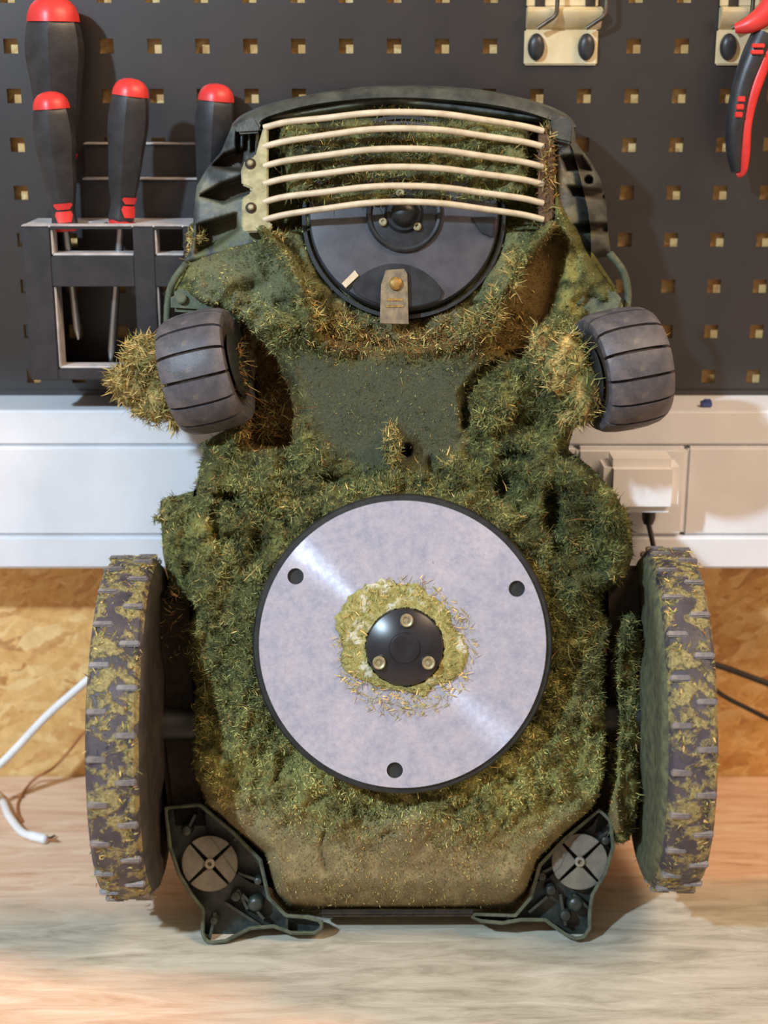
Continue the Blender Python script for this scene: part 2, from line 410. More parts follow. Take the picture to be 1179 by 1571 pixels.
# -- chassis
CH = [(385, 172), (600, 150), (850, 172), (866, 300), (905, 380), (945, 440), (958, 470), (905, 500), (905, 560), (885, 640), (872, 690),
      (905, 715), (940, 750), (968, 800), (972, 850), (955, 905), (985, 950), (994, 1040), (991, 1130), (980, 1230), (966, 1290),
      (940, 1285), (922, 1238), (868, 1283), (828, 1322), (812, 1372), (790, 1398), (760, 1402), (470, 1403), (440, 1398), (420, 1375), (405, 1312), (345, 1265),
      (312, 1235), (298, 1190), (290, 1100), (298, 1050), (278, 1000), (288, 960), (300, 935), (262, 905), (250, 850), (246, 768),
      (300, 752), (312, 705), (308, 680), (345, 660), (385, 630), (375, 560), (365, 500), (300, 470), (262, 448), (282, 405), (330, 380)]
TRAY = [(398, 162), (845, 162), (848, 348), (760, 352), (478, 352), (398, 352)]
RIDGE_L = [(402, 352), (440, 398), (466, 455), (478, 505)]
RIDGE_R = [(845, 346), (802, 398), (764, 458), (737, 512)]
SLOPE_R = [(852, 345), (868, 370), (850, 470), (806, 545), (748, 545), (768, 478), (812, 402)]
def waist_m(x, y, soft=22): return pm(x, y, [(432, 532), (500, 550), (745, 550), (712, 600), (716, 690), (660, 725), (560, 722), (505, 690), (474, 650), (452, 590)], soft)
def low_y(x, y): return y+.22*np.clip(np.abs(x-618)-120, 0, 200)
DEP_L = [(376, 500), (425, 545), (462, 630), (445, 690), (372, 690)]
def W_ch(x, y, s):
    wob = (fbm(x, y, 60, 3)-.5)*20
    W = np.full(x.shape, -.028)
    W = mixf(W, -.018, sstep(520, 440, y))                                   # flanks in front
    W = mixf(W, -.046, sstep(330, 230, np.hypot(x-618, (y-1010)*.95)))       # dome round the deck
    W = mixf(W, .002, pm(x, y, SLOPE_R, 9))
    chamber = [(402, 350), (448, 400), (476, 455), (490, 512), (560, 532), (650, 532), (725, 515), (756, 458), (798, 398), (842, 345)]
    W = mixf(W, .004, pm(x, y, chamber, 7))
    W = mixf(W, .014, circ(x, y, 620, 332, 158, 6))
    W = mixf(W, .034, pm(x, y, [(300, 190), (424, 190), (424, 354), (402, 366), (330, 386), (285, 396)], 4))
    W = mixf(W, .030, pm(x, y, TRAY, 8))
    mt = pm(x, y, [(432, 196), (520, 184), (720, 182), (815, 198), (815, 300), (740, 318), (500, 318), (440, 300)], 12)
    W = mixf(W, -.0085+(fbm(x, y, 44, 17, 4, .6)-.5)*.030, mt)
    W = mixf(W, -.042, sstep(13, 3, seg_dist(x, y, RIDGE_L)))
    W = mixf(W, -.046, sstep(13, 3, seg_dist(x, y, RIDGE_R)))
    W = mixf(W, .018, pm(x, y, DEP_L, 14))
    W += .022*sstep(12, 3, seg_dist(x, y, [(835, 545), (780, 548), (735, 575), (712, 608), (716, 650)]) + wob*.15)
    W = mixf(W, -.04, circ(x, y, 865, 575, 55, 28))
    W = mixf(W, -.034, circ(x, y, 770, 610, 40, 20)*.6)
    W -= .030*sstep(24, 4, np.hypot(x-602, (y-682)*.62)); W += .03*sstep(13, 4, np.hypot(x-622, y-692))
    # mossy shoulders beside the deck
    W = mixf(W, -.012, pm(x, y, [(240, 740), (330, 735), (360, 830), (330, 920), (250, 920)], 16))
    W = mixf(W, -.030, pm(x, y, [(300, 690), (420, 700), (470, 760), (390, 880), (300, 1020), (300, 800)], 20))
    W = mixf(W, -.040, pm(x, y, [(790, 720), (880, 700), (960, 800), (960, 890), (870, 930), (820, 840)], 22))
    for (cx, cy, rx, ry, dw) in ((846, 785, 14, 34, .03), (858, 838, 12, 16, .02), (772, 745, 13, 18, .02), (352, 760, 26, 9, .022), (395, 835, 12, 30, .014),
                                 (790, 700, 26, 8, .014), (660, 720, 8, 18, .01), (330, 800, 10, 24, .012), (505, 735, 22, 8, .01)):
        W += dw*sstep(1.5, .5, np.hypot((x-cx)/rx, (y-cy)/ry) + (wob*.02))
    # gap between the hull and the moss beside the wheel
    W += .05*sstep(15, 5, seg_dist(x, y, [(958, 908), (944, 960), (937, 1020), (940, 1110), (936, 1190), (920, 1250)])+wob*.35)
    W = mixf(W, .03, circ(x, y, 945, 925, 26, 12))
    W = mixf(W, -.012, sstep(945, 960, x)*sstep(930, 960, y))
    # rounded belly towards the rear edge
    W += .03*sstep(1335, 1402, y)**1.6
    W += .05*np.clip(1-s/24, 0, 1)**2.2
    # cakes of moss
    amp = .0165*np.clip(1-waist_m(x, y)*.93-sstep(1245, 1320, low_y(x, y))*.93-pm(x, y, TRAY, 10)*.55-circ(x, y, 620, 332, 150, 10), .05, 1)
    amp *= 1-.75*pm(x, y, SLOPE_R, 8)-.5*sstep(470, 400, y)*(1-pm(x, y, TRAY, 8))*.9
    n = fbm(x, y, 70, 11, 5, .6); n2 = fbm(x, y, 26, 31, 3, .6)
    W -= amp*((n-.5)*2.0+(n2-.5)*1.5)
    # cracks in the dried film on the belly
    for c in ([(500, 1270), (492, 1300), (502, 1335)], [(790, 1230), (770, 1270), (752, 1290)], [(430, 1180), (415, 1210)], [(585, 1285), (600, 1275), (606, 1278)], [(512, 1232), (522, 1246)]):
        W += .004*sstep(4, 1, seg_dist(x, y, c)+wob*.05)
    return W
def blend(base, c, m): return base*(1-m[:, None])+np.array(lin(c))*m[:, None]
def C_ch(x, y):
    n = fbm(x, y, 46, 51, 4); n2 = fbm(x, y, 14, 61, 3); n3 = fbm(x, y, 160, 71, 3)
    c = np.tile(np.array(lin((84, 86, 50))), (len(x), 1))
    c = blend(c, (126, 124, 70), sstep(.5, .72, n)); c = blend(c, (44, 48, 30), sstep(.5, .3, n2)*.85)
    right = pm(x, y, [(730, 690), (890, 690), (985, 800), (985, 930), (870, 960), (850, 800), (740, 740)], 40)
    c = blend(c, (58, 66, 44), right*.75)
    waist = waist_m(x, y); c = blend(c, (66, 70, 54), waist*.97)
    fl = pm(x, y, [(290, 395), (430, 370), (470, 470), (400, 520), (300, 470)], 15); c = blend(c, (98, 101, 76), fl*.8)
    low = sstep(1190, 1320, low_y(x, y)+(n3-.5)*120); c = blend(c, (120, 108, 78), low*.9)
    c = blend(c, (146, 134, 96), low*sstep(.5, .7, n2)*.6)
    mid = sstep(1080, 1200, y)*(1-low); c = blend(c, (142, 140, 82), mid*.65)
    c = blend(c, (92, 70, 40), pm(x, y, [(480, 470), (760, 470), (740, 545), (500, 545)], 16)*.75)
    c = blend(c, (104, 82, 46), pm(x, y, SLOPE_R, 10)*.8)  # shade behind the ridge put into the colour as brown
    c = blend(c, (98, 76, 44), pm(x, y, DEP_L, 14)*.9)  # shade in the hollow beside the caster painted brown as well
    tr = pm(x, y, TRAY, 8); c = blend(c, (52, 50, 38), tr*.8); c = blend(c, (104, 106, 68), tr*sstep(.40, .56, n)*.95)
    ch = circ(x, y, 620, 332, 190, 10)*(1-tr); c = blend(c, (112, 114, 84), ch*.55)
    return np.clip(c*1.0, 0, 1)
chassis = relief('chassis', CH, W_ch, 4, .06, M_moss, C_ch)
chassis['label'] = 'moss-caked hull face'

# -- front shell with gill pockets
SH_OUT = [(357, 190), (372, 182), (600, 140), (866, 180), (882, 190), (884, 218), (906, 246), (922, 275), (931, 312), (933, 352), (938, 388), (905, 392), (866, 380), (850, 346),
          (850, 190), (600, 160), (398, 190), (398, 350), (428, 372), (300, 404), (283, 402), (296, 370), (297, 330), (302, 285), (318, 258), (340, 232)]
GILLS = [[(326, 254), (345, 236), (374, 228), (374, 262), (352, 260)],
         [(308, 300), (340, 282), (380, 268), (392, 292), (344, 312)],
         [(304, 345), (362, 328), (366, 352), (330, 378), (300, 388)],
         [(862, 240), (892, 238), (908, 262), (870, 262)],
         [(872, 286), (926, 292), (928, 306), (880, 300)],
         [(880, 346), (930, 342), (932, 358), (890, 356)]]
def W_sh(x, y, s):
    W = np.full(x.shape, -.002)
    W = mixf(W, .010, sstep(385, 298, x)); W = mixf(W, .028, sstep(862, 930, x))
    for g in GILLS: W += (.024 if g[0][0] < 600 else .016)*pm(x, y, g, 3.5)
    for cx in (366, 377, 388): W += .02*sstep(4.5, 2, np.abs(x-cx))*sstep(198, 206, y)*sstep(236, 228, y)
    W += .02*circ(x, y, 903, 276, 6, 2)
    W += .010*np.clip(1-s/8, 0, 1)**2
    W -= .0022*(fbm(x, y, 24, 77, 3)-.5)
    return W
def shell():
    def C(x, y):
        n = fbm(x, y, 30, 81, 4); c = np.tile(np.array(lin((84, 88, 86))), (len(x), 1))
        c = blend(c, (112, 113, 98), sstep(.48, .7, n)); c = blend(c, (38, 40, 38), sstep(.48, .3, n)*.7)
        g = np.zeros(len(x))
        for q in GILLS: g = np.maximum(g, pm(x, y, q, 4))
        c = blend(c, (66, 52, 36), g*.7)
        r = sstep(866, 848, x)*sstep(820, 845, x); c = blend(c, (64, 44, 30), r)
        c = blend(c, (88, 92, 62), sstep(330, 380, y)*sstep(.42, .6, n)); return c
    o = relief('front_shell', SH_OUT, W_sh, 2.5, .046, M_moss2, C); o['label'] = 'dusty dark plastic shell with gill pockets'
M_moss2 = mat_attr('dusty_plastic_shell', .5, 420, .85, 1.18, .12)
shell()
# bumper band over the top
def bumper():
    outer = spline([(356, 190), (372, 176), (410, 160), (470, 146), (540, 135), (612, 131), (690, 133), (760, 141), (830, 158), (868, 174), (884, 190)], 5)
    inner = spline([(884, 197), (862, 194), (800, 174), (740, 163), (660, 156), (600, 154), (540, 157), (470, 166), (410, 184), (398, 196), (362, 203)], 5)
    b = MB(); n = len(outer); inn = inner[::-1]; m = min(n, len(inn)); rings = []
    prof = [(0, .045), (0, .004), (.18, -.006), (.8, -.008), (1, 0), (1, .045)]
    for k in range(m):
        for (t, w) in prof:
            u = outer[k][0]*(1-t)+inn[k][0]*t; v = outer[k][1]*(1-t)+inn[k][1]*t; rings.append(L(u, v, w))
    q = len(prof)
    fs = [(k*q+i, k*q+(i+1) % q, (k+1)*q+(i+1) % q, (k+1)*q+i) for k in range(m-1) for i in range(q)]
    fs += [tuple(range(q)), tuple((m-1)*q+i for i in range(q))]
    b.add(rings, fs); b.build('bumper', M_bumper, mower, smooth=50)
    b = MB(); b.prism([(360, 192), (392, 178), (402, 196), (400, 204), (364, 206)], -.010, .03, L); b.build('bumper_end', M_bumper, mower, bevel=.002)
    b = MB(); b.prism([(842, 182), (866, 176), (882, 192), (878, 222), (846, 214)], -.010, .03, L); b.build('bumper_end', M_bumper, mower, bevel=.002)
M_bumper = mat('dusty_black_bumper', (40, 45, 46), (74, 78, 70), 60, .4, bmp=.2, bscale=500)
bumper()
# back body of the mower (its upper cover, turned to the wall)
def back_cover():
    out = spline([(415, 185), (600, 150), (835, 180), (895, 290), (905, 420), (860, 560), (840, 680), (925, 800), (930, 1200), (880, 1290), (800, 1360), (430, 1365), (335, 1300), (305, 1200), (290, 800), (340, 690), (395, 560), (372, 420), (392, 290), (415, 185)], 4)[:-1]
    b = MB(); n = len(out); pts = []; cx, cy = 612, 800
    lay = [(.0, 1.0), (.04, 1.0), (.062, .97), (.076, .9), (.083, .78), (.084, .5)]
    oy = MBASE.y
    for (w, sc) in lay:
        for (u, v) in out:
            p = list(L(cx+(u-cx)*sc, cy+(v-cy)*sc, w))
            p[2] = max(p[2], w*math.tan(PITCH)+.006)
            p[1] = min(p[1], (-oy-p[2]*SP)/CP-.004)
            pts.append(p)
    fs = [(i*n+k, i*n+(k+1) % n, (i+1)*n+(k+1) % n, (i+1)*n+k) for i in range(len(lay)-1) for k in range(n)]
    fs.append(tuple((len(lay)-1)*n+k for k in range(n))); b.add(pts, fs)
    b.build('back_cover', M_black, mower, smooth=60)
back_cover()

# -- blade guard
def guard():
    g = MB(); g.prism([(404, 196), (412, 196), (412, 340), (420, 346), (414, 356), (376, 357), (371, 350), (371, 304), (386, 296), (386, 290), (371, 284), (370, 262), (376, 246), (392, 240), (398, 218)], -.014, -.008, L)
    go = g.build('blade_guard', M_guard_dirty, mower, bevel=.0012)
    r = MB(); r.prism([(826, 198), (842, 205), (850, 235), (850, 335), (838, 345), (826, 340)], -.012, -.006, L); r.build('guard_end_plate', M_gdark, go, bevel=.001)
    ends = [(196, 172, 201), (225, 197, 225), (255, 228, 256), (282, 256, 283), (310, 285, 312), (337.5, 309.5, 337)]
    for (a, m_, c) in ends:
        pts = spline([(405, a), (440, a-8.5), (500, a*.36+m_*.64+.5), (560, a*.09+m_*.91), (617, m_), (680, c*.1+m_*.9), (740, c*.4+m_*.6), (800, c-8), (834, c)], 5)
        path = []
        for (u, v) in pts:
            t = (u-405)/430; path.append(L(u, v, -.012-.016*math.sin(math.pi*t)))
        b = MB(); b.tube(path, .0024, 10); b.build('guard_bar', M_guard, go, smooth=60)
    for (u, v) in ((387, 258), (388, 325)):
        for rr, w0, w1, m_ in ((8.5, -.0145, -.0138, M_dark), (4.6, -.017, -.0138, M_screw)):
            b = MB(); x, y, z = L(u, v, 0); k = MPX()
            b.lathe([(rr*k, w1), (rr*k, w0), (rr*k*.6, w0-.0008)], 16, 'y', Matrix.Translation((x, 0, z))); b.build('screw' if rr < 6 else 'screw_recess', m_, go, smooth=40)
M_gdark = mat('brown_stained_plastic', (62, 42, 28), (96, 70, 44), 160, .8, bmp=.6, bscale=500)
guard()

# -- front blade disc
def blade_disc():
    k = MPX(0); x, y, z = L(620, 331, 0)
    o = empty('blade_disc', (x, 0, z), parent=mower); o['label'] = 'dark grey blade disc with a hub'
    b = MB(); b.lathe([(146*k, .012), (146*k, .0), (143*k, -.003), (118*k, -.0042), (60*k, -.0046), (1*k, -.0046)], 72, 'y'); b.build('disc', M_disc, o, smooth=30)
    b = MB(); b.lathe([(151*k, .014), (157*k, .014), (157*k, .004), (151*k, .004)], 72, 'y', cap=False); b.build('rim', M_black, o, smooth=30)
    b = MB(); b.lathe([(58*k, -.004), (58*k, -.0075), (55*k, -.0088), (51*k, -.0085), (50*k, -.006), (30*k, -.007), (26*k, -.010), (22*k, -.010)], 48, 'y'); b.build('hub', M_disc2, o, smooth=35)
    b = MB(); b.lathe([(21*k, -.008), (21*k, -.013), (18*k, -.0165), (12*k, -.019), (5*k, -.0202), (.5*k, -.0204)], 32, 'y'); b.build('hub_cap', M_black, o, smooth=60)
    for (u, v) in ((588, 344), (640, 351), (614, 300)):
        b = MB(); b.lathe([(6.5*k, -.006), (6.5*k, -.0085), (5*k, -.009), (3*k, -.009), (2.6*k, -.0078)], 14, 'y', Matrix.Translation(((u-620)*k, -.0012, (331-v)*k))); b.build('screw', M_screw, o, smooth=30)
    # darker lug the blade swings on
    pts = []
    for i in range(25):
        a = math.pi*(i/24); pts.append((607+84*math.cos(a), 492-86*math.sin(a)))
    pts = [q for q in pts if math.hypot(q[0]-620, q[1]-331) < 143]
    arc = []
    a0 = math.atan2(pts[-1][1]-331, pts[-1][0]-620); a1 = math.atan2(pts[0][1]-331, pts[0][0]-620)
    for i in range(1, 14): a = a0+(a1-a0)*i/14; arc.append((620+142*math.cos(a), 331+142*math.sin(a)))
    b = MB(); b.prism(pts+arc, -.0038, -.0062, lambda u, v, w: ((u-620)*k, w, (331-v)*k)); b.build('blade_lug', M_disc2, o, bevel=.0006)
    b = MB(); b.prism([(525, 437), (531, 444), (551, 425), (545, 417)], -.006, -.0072, lambda u, v, w: ((u-620)*k, w, (331-v)*k)); b.build('pale_streak', M_guard, o)  # thin pale streak standing proud of the disc
    # a bracket leaf to the right, half hidden by the lowest bar
    b = MB(); b.prism([(722, 336), (760, 334), (756, 366), (738, 360)], -.0038, -.006, lambda u, v, w: ((u-620)*k, w, (331-v)*k)); b.build('blade_lug', M_disc2, o, bevel=.0006)
    blade = MB(); blade.prism([(592, 418), (620, 416), (625, 424), (627, 500), (583, 499), (585, 440)], -.010, -.0112, lambda u, v, w: ((u-620)*k, w, (331-v)*k))
    blade.build('blade', M_blade, o, bevel=.0003)
    b = MB(); b.lathe([(10*k, -.010), (10*k, -.0135), (7*k, -.0146), (1*k, -.0148)], 18, 'y', Matrix.Translation((-13*k, 0, -108*k))); b.build('blade_screw', M_brass, o, smooth=40)
    b = MB(); b.box((-14*k, -.0115, -132*k), (24*k, .0006, 4*k)); b.box((-14*k, -.0115, -142*k), (26*k, .0006, 3*k)); b.build('rust_band', M_brass, o)
blade_disc()

# -- deck plate in the middle
def make_alu():
    m, nt, bs = new_mat('brushed_aluminium'); bs.inputs['Metallic'].default_value = .42
    v = coords(nt); sp = nt.nodes.new('ShaderNodeSeparateXYZ'); nt.links.new(v, sp.inputs[0])
    ln = nt.nodes.new('ShaderNodeVectorMath'); ln.operation = 'LENGTH'; nt.links.new(v, ln.inputs[0])
    cb = nt.nodes.new('ShaderNodeCombineXYZ'); nt.links.new(ln.outputs['Value'], cb.inputs[0])
    rings = noise(nt, cb.outputs[0], 1500, 3, .7)
    blot = noise(nt, v, 60, 6, .75); fine = noise(nt, v, 260, 5, .75)
    c = ramp(nt, blot, [(.34, (164, 171, 196)), (.5, (184, 188, 208)), (.66, (200, 197, 211))])
    c = mixc(nt, .3, c, ramp(nt, fine, [(.3, (132, 136, 158)), (.7, (230, 228, 232))]))
    nt.links.new(c, bs.inputs['Base Color'])
    r = nt.nodes.new('ShaderNodeMapRange'); r.inputs[3].default_value = .15; r.inputs[4].default_value = .23; nt.links.new(fine, r.inputs[0]); nt.links.new(r.outputs[0], bs.inputs['Roughness'])
    bs.inputs['Anisotropic'].default_value = 1.0; bs.inputs['Anisotropic Rotation'].default_value = .25
    tg = nt.nodes.new('ShaderNodeTangent'); tg.direction_type = 'RADIAL'; tg.axis = 'Z'; nt.links.new(tg.outputs[0], bs.inputs['Tangent'])
    bump(nt, bs, rings, .05, .0004)
    return m
M_alu = make_alu()
def deck_plate():
    WP = -.070; k = MPX(WP); c = L(618, 988, WP)
    o = empty('skid_plate', c, parent=mower); o['label'] = 'round brushed aluminium plate with black hub'
    # plate: disc with three drilled holes, built in its own frame with z as the axis, turned to face -y
    n = 120; R = 220*k; hr = 12.5*k
    holes = [((454-618)*k, -(884-988)*k), ((793-618)*k, -(903-988)*k), ((606-618)*k, -(1181-988)*k)]
    bm = bmesh.new()
    ring = [bm.verts.new((R*math.cos(2*math.pi*i/n), R*math.sin(2*math.pi*i/n), 0)) for i in range(n)]
    es = [bm.edges.new((ring[i], ring[(i+1) % n])) for i in range(n)]
    for (hx, hy) in holes:
        q = [bm.verts.new((hx+hr*math.cos(2*math.pi*i/24), hy+hr*math.sin(2*math.pi*i/24), 0)) for i in range(24)]
        es += [bm.edges.new((q[i], q[(i+1) % 24])) for i in range(24)]
    bmesh.ops.triangle_fill(bm, use_beauty=True, use_dissolve=False, edges=es)
    for f in list(bm.faces):
        if any(math.hypot(f.calc_center_median().x-hx, f.calc_center_median().y-hy) < hr*.9 for hx, hy in holes) and all(min(math.hypot(v.co.x-hx, v.co.y-hy) for hx, hy in holes) < hr*1.05 for v in f.verts): bm.faces.remove(f)
    bmesh.ops.recalc_face_normals(bm, faces=bm.faces)
    if bm.faces and sum(f.normal.z for f in bm.faces) < 0: bmesh.ops.reverse_faces(bm, faces=bm.faces)
    top = list(bm.faces)
    ex = bmesh.ops.extrude_face_region(bm, geom=top)
    for v in [g for g in ex['geom'] if isinstance(g, bmesh.types.BMVert)]: v.co.z += .002
    bmesh.ops.recalc_face_normals(bm, faces=bm.faces)
    me = bpy.data.meshes.new('plate'); bm.to_mesh(me); bm.free()
    link('plate', me, M_alu, o, rot=(math.pi/2, 0, 0))
    b = MB(); b.lathe([(229*k, .016), (231*k, .012), (231*k, .003), (228*k, .0008), (221.5*k, .0008), (1*k, .001)], 96, 'y'); b.build('backing_disc', M_black, o, smooth=30)
    b = MB(); b.lathe([(150*k, .05), (150*k, .015)], 48, 'y'); b.build('drum', M_dark, o, smooth=30)
    b = MB(); b.lathe([(61*k, -.0015), (61*k, -.004), (57*k, -.0075), (40*k, -.011), (24*k, -.0125), (22.5*k, -.0135), (20*k, -.0138), (10*k, -.0132), (.5*k, -.0128)], 64, 'y', Matrix.Translation((3*k, 0, -4*k)))
    hub = b.build('hub', M_hub, o, smooth=35)
    for (u, v) in ((624, 950), (582, 1014), (657, 1014)):
        b = MB(); b.lathe([(10*k, -.006), (10*k, -.0118), (8.5*k, -.0125), (6*k, -.0122), (5*k, -.0112), (2.6*k, -.0112), (2.4*k, -.0122), (.3*k, -.0122)], 20, 'y', Matrix.Translation(((u-618)*k, -.0022, (988-v)*k)))
        b.build('screw', M_screw, hub, smooth=30)
    # crust of dried clippings round the hub
    outer = [(548, 903), (580, 890), (612, 895), (636, 896), (660, 912), (686, 935), (697, 962), (714, 985), (716, 1012), (700, 1040), (668, 1050), (650, 1068), (628, 1060), (596, 1056), (566, 1048), (540, 1035), (524, 1015), (528, 990), (516, 965), (520, 935)]
    outer = spline(outer+[outer[0]], 5)[:-1]; n = len(outer); pts = []; rg = random.Random(4)
    lay = [(1.0, -.0021), (.985, -.0032), (.93, -.0042), (.82, -.0038), (.7, -.0046), (.6, -.0046)]
    for (sc, w) in lay:
        for (u, v) in outer:
            j = 1+rg.uniform(-.035, .035)
            rr = math.hypot(u-621, v-992)
            t = (1-sc)/.4; R2 = rr*(1-t)+60*t
            a = math.atan2(v-992, u-621)
            pts.append(((621+R2*j*math.cos(a)-618)*k, w+(rg.uniform(-.0009, .0006) if sc < .98 else 0), (988-992-R2*j*math.sin(a))*k))
    b = MB(); b.add(pts, [(i*n+q, i*n+(q+1) % n, (i+1)*n+(q+1) % n, (i+1)*n+q) for i in range(len(lay)-1) for q in range(n)])
    b.build('dried_crust', M_crust, o, smooth=180)
    return o, k
def make_crust():
    m, nt, bs = new_mat('pale_dried_crust'); bs.inputs['Roughness'].default_value = .9
    v = coords(nt); a = noise(nt, v, 330, 5, .7); b_ = noise(nt, v, 75, 3, .6)
    c = ramp(nt, a, [(.3, (112, 108, 54)), (.5, (152, 146, 84)), (.72, (190, 186, 128))])
    c = mixc(nt, ramp(nt, b_, [(.56, (0, 0, 0)), (.64, (210, 210, 210))]), c, (226, 226, 214))
    nt.links.new(c, bs.inputs['Base Color']); bump(nt, bs, a, .9, .002); return m
M_crust = make_crust()
M_hub = mat('black_hub_plastic', (26, 26, 31), (36, 36, 42), 80, .3)
skid, KP = deck_plate()

# -- rear wheels
M_tyre = None
def make_tyre():
    m, nt, bs = new_mat('muddy_tyre_rubber'); bs.inputs['Roughness'].default_value = .55
    v = coords(nt); base = ramp(nt, noise(nt, v, 40, 3), [(.35, (50, 47, 54)), (.65, (78, 72, 78))])
    a = noise(nt, v, 62, 5, .68, .4); f = noise(nt, v, 420, 4, .7)
    mud = ramp(nt, f, [(.3, (96, 88, 54)), (.55, (150, 138, 88)), (.75, (192, 178, 126))])
    mask = ramp(nt, a, [(.485, (0, 0, 0)), (.55, (255, 255, 255))])
    nt.links.new(mixc(nt, mask, base, mud), bs.inputs['Base Color'])
    bw = nt.nodes.new('ShaderNodeRGBToBW'); nt.links.new(mask, bw.inputs[0])
    mm = nt.nodes.new('ShaderNodeMath'); mm.operation = 'MULTIPLY'; nt.links.new(bw.outputs[0], mm.inputs[0]); nt.links.new(f, mm.inputs[1])
    bump(nt, bs, mm.outputs[0], .9, .002); return m
M_tyre = make_tyre()
M_side = mat('dark_wheel_side', (34, 31, 30), (58, 52, 44), 60, .6, bmp=.2, bscale=300)
M_side_m = mat('mossy_wheel_side', (62, 66, 50), (98, 100, 70), 130, .85, bmp=.6, bscale=420)
M_lug = mat('worn_lug_rubber', (96, 92, 94), (136, 130, 126), 130, .5, bmp=.15)
lug_me = None
def rear_wheel(cx0, cx1, pyc, sgn, mside, pitch_rot):
    """cx0..cx1: x range of the tread in the mower frame (metres); sgn: +1 when the inner face looks to +x"""
    global lug_me
    R = .1262; hw = (cx1-cx0)/2; c = L(589.5, pyc, 0.0)
    o = empty('rear_wheel', ((cx0+cx1)/2, 0, c[2]), parent=mower)
    o.rotation_euler = (pitch_rot, 0, math.radians(2.5)*sgn)
    b = MB(); prof = [(R*.45, -hw), (R*.88, -hw), (R*.955, -hw*.97), (R*.985, -hw*.8), (R, -hw*.3), (R, hw*.3), (R*.985, hw*.8), (R*.955, hw*.97), (R*.88, hw), (R*.45, hw)]
    b.lathe(prof, 96, 'x'); b.build('tyre', M_tyre, o, smooth=35)
    # inner dished rim that reaches towards the chassis
    s = sgn
    b = MB(); b.lathe([(R*.95, s*hw*.96), (R*.94, s*(hw+.0012)), (R*.90, s*(hw+.003)), (R*.80, s*(hw+.003)), (R*.77, s*(hw+.0008)), (R*.45, s*(hw+.0005)), (R*.3, s*(hw+.004)), (R*.1, s*(hw+.004))], 96, 'x')
    b.build('inner_rim', mside, o, smooth=40)
    b = MB(); b.lathe([(.012, s*hw), (.012, s*(hw+.06))], 20, 'x'); b.build('axle', M_black, o, smooth=40)
    b = MB(); b.lathe([(R*.86, -s*(hw-.001)), (R*.84, -s*(hw+.002)), (R*.78, -s*(hw+.002)), (R*.74, -s*(hw-.0002)), (R*.3, -s*(hw+.001)), (R*.26, -s*(hw+.007)), (R*.08, -s*(hw+.008))], 64, 'x'); b.build('wheel_cover', M_side, o, smooth=40)
    if lug_me is None:
        q = MB(); q.box((0, 0, 0), (.0140, .0046, .0042)); t = q.build('tread_lug', M_lug, None, bevel=.0009); lug_me = t.data; bpy.data.objects.remove(t)
    N = 25
    for k in range(N):
        for side in (0, 1):
            a = 2*math.pi*(k+.5*side)/N; x = (-1 if side else 1)*(hw-.0085)
            l = bpy.data.objects.new('tread_lug', lug_me); col.objects.link(l); l.parent = o
            rr = R-.0010; l.location = (x, rr*math.cos(a), rr*math.sin(a)); l.rotation_euler = (a+.15, 0, 0)
    return o, R, hw
xl0 = (128-589.5)*(D0-.126)/FPX-BX-.0055; xl1 = (212-589.5)*(D0-.126)/FPX-BX-.0055
xr0 = (1028-589.5)*(D0-.126)/FPX-BX+.0055; xr1 = (1106-589.5)*(D0-.126)/FPX-BX+.0055
wheelL = rear_wheel(xl0, xl1, 1112, 1, M_side, .04)
wheelR = rear_wheel(xr0, xr1, 1100, -1, M_side_m, .16)
# drive housings between wheels and hull
for (a, m_) in (([(238, 905), (300, 925), (312, 1080), (325, 1275), (262, 1275), (236, 1050)], M_dark), ([(925, 868), (988, 868), (992, 1060), (975, 1285), (905, 1285), (930, 1100)], M_dark)):
    b = MB(); b.prism(a, .012, .085, L); b.build('drive_housing', m_, mower, bevel=.004)

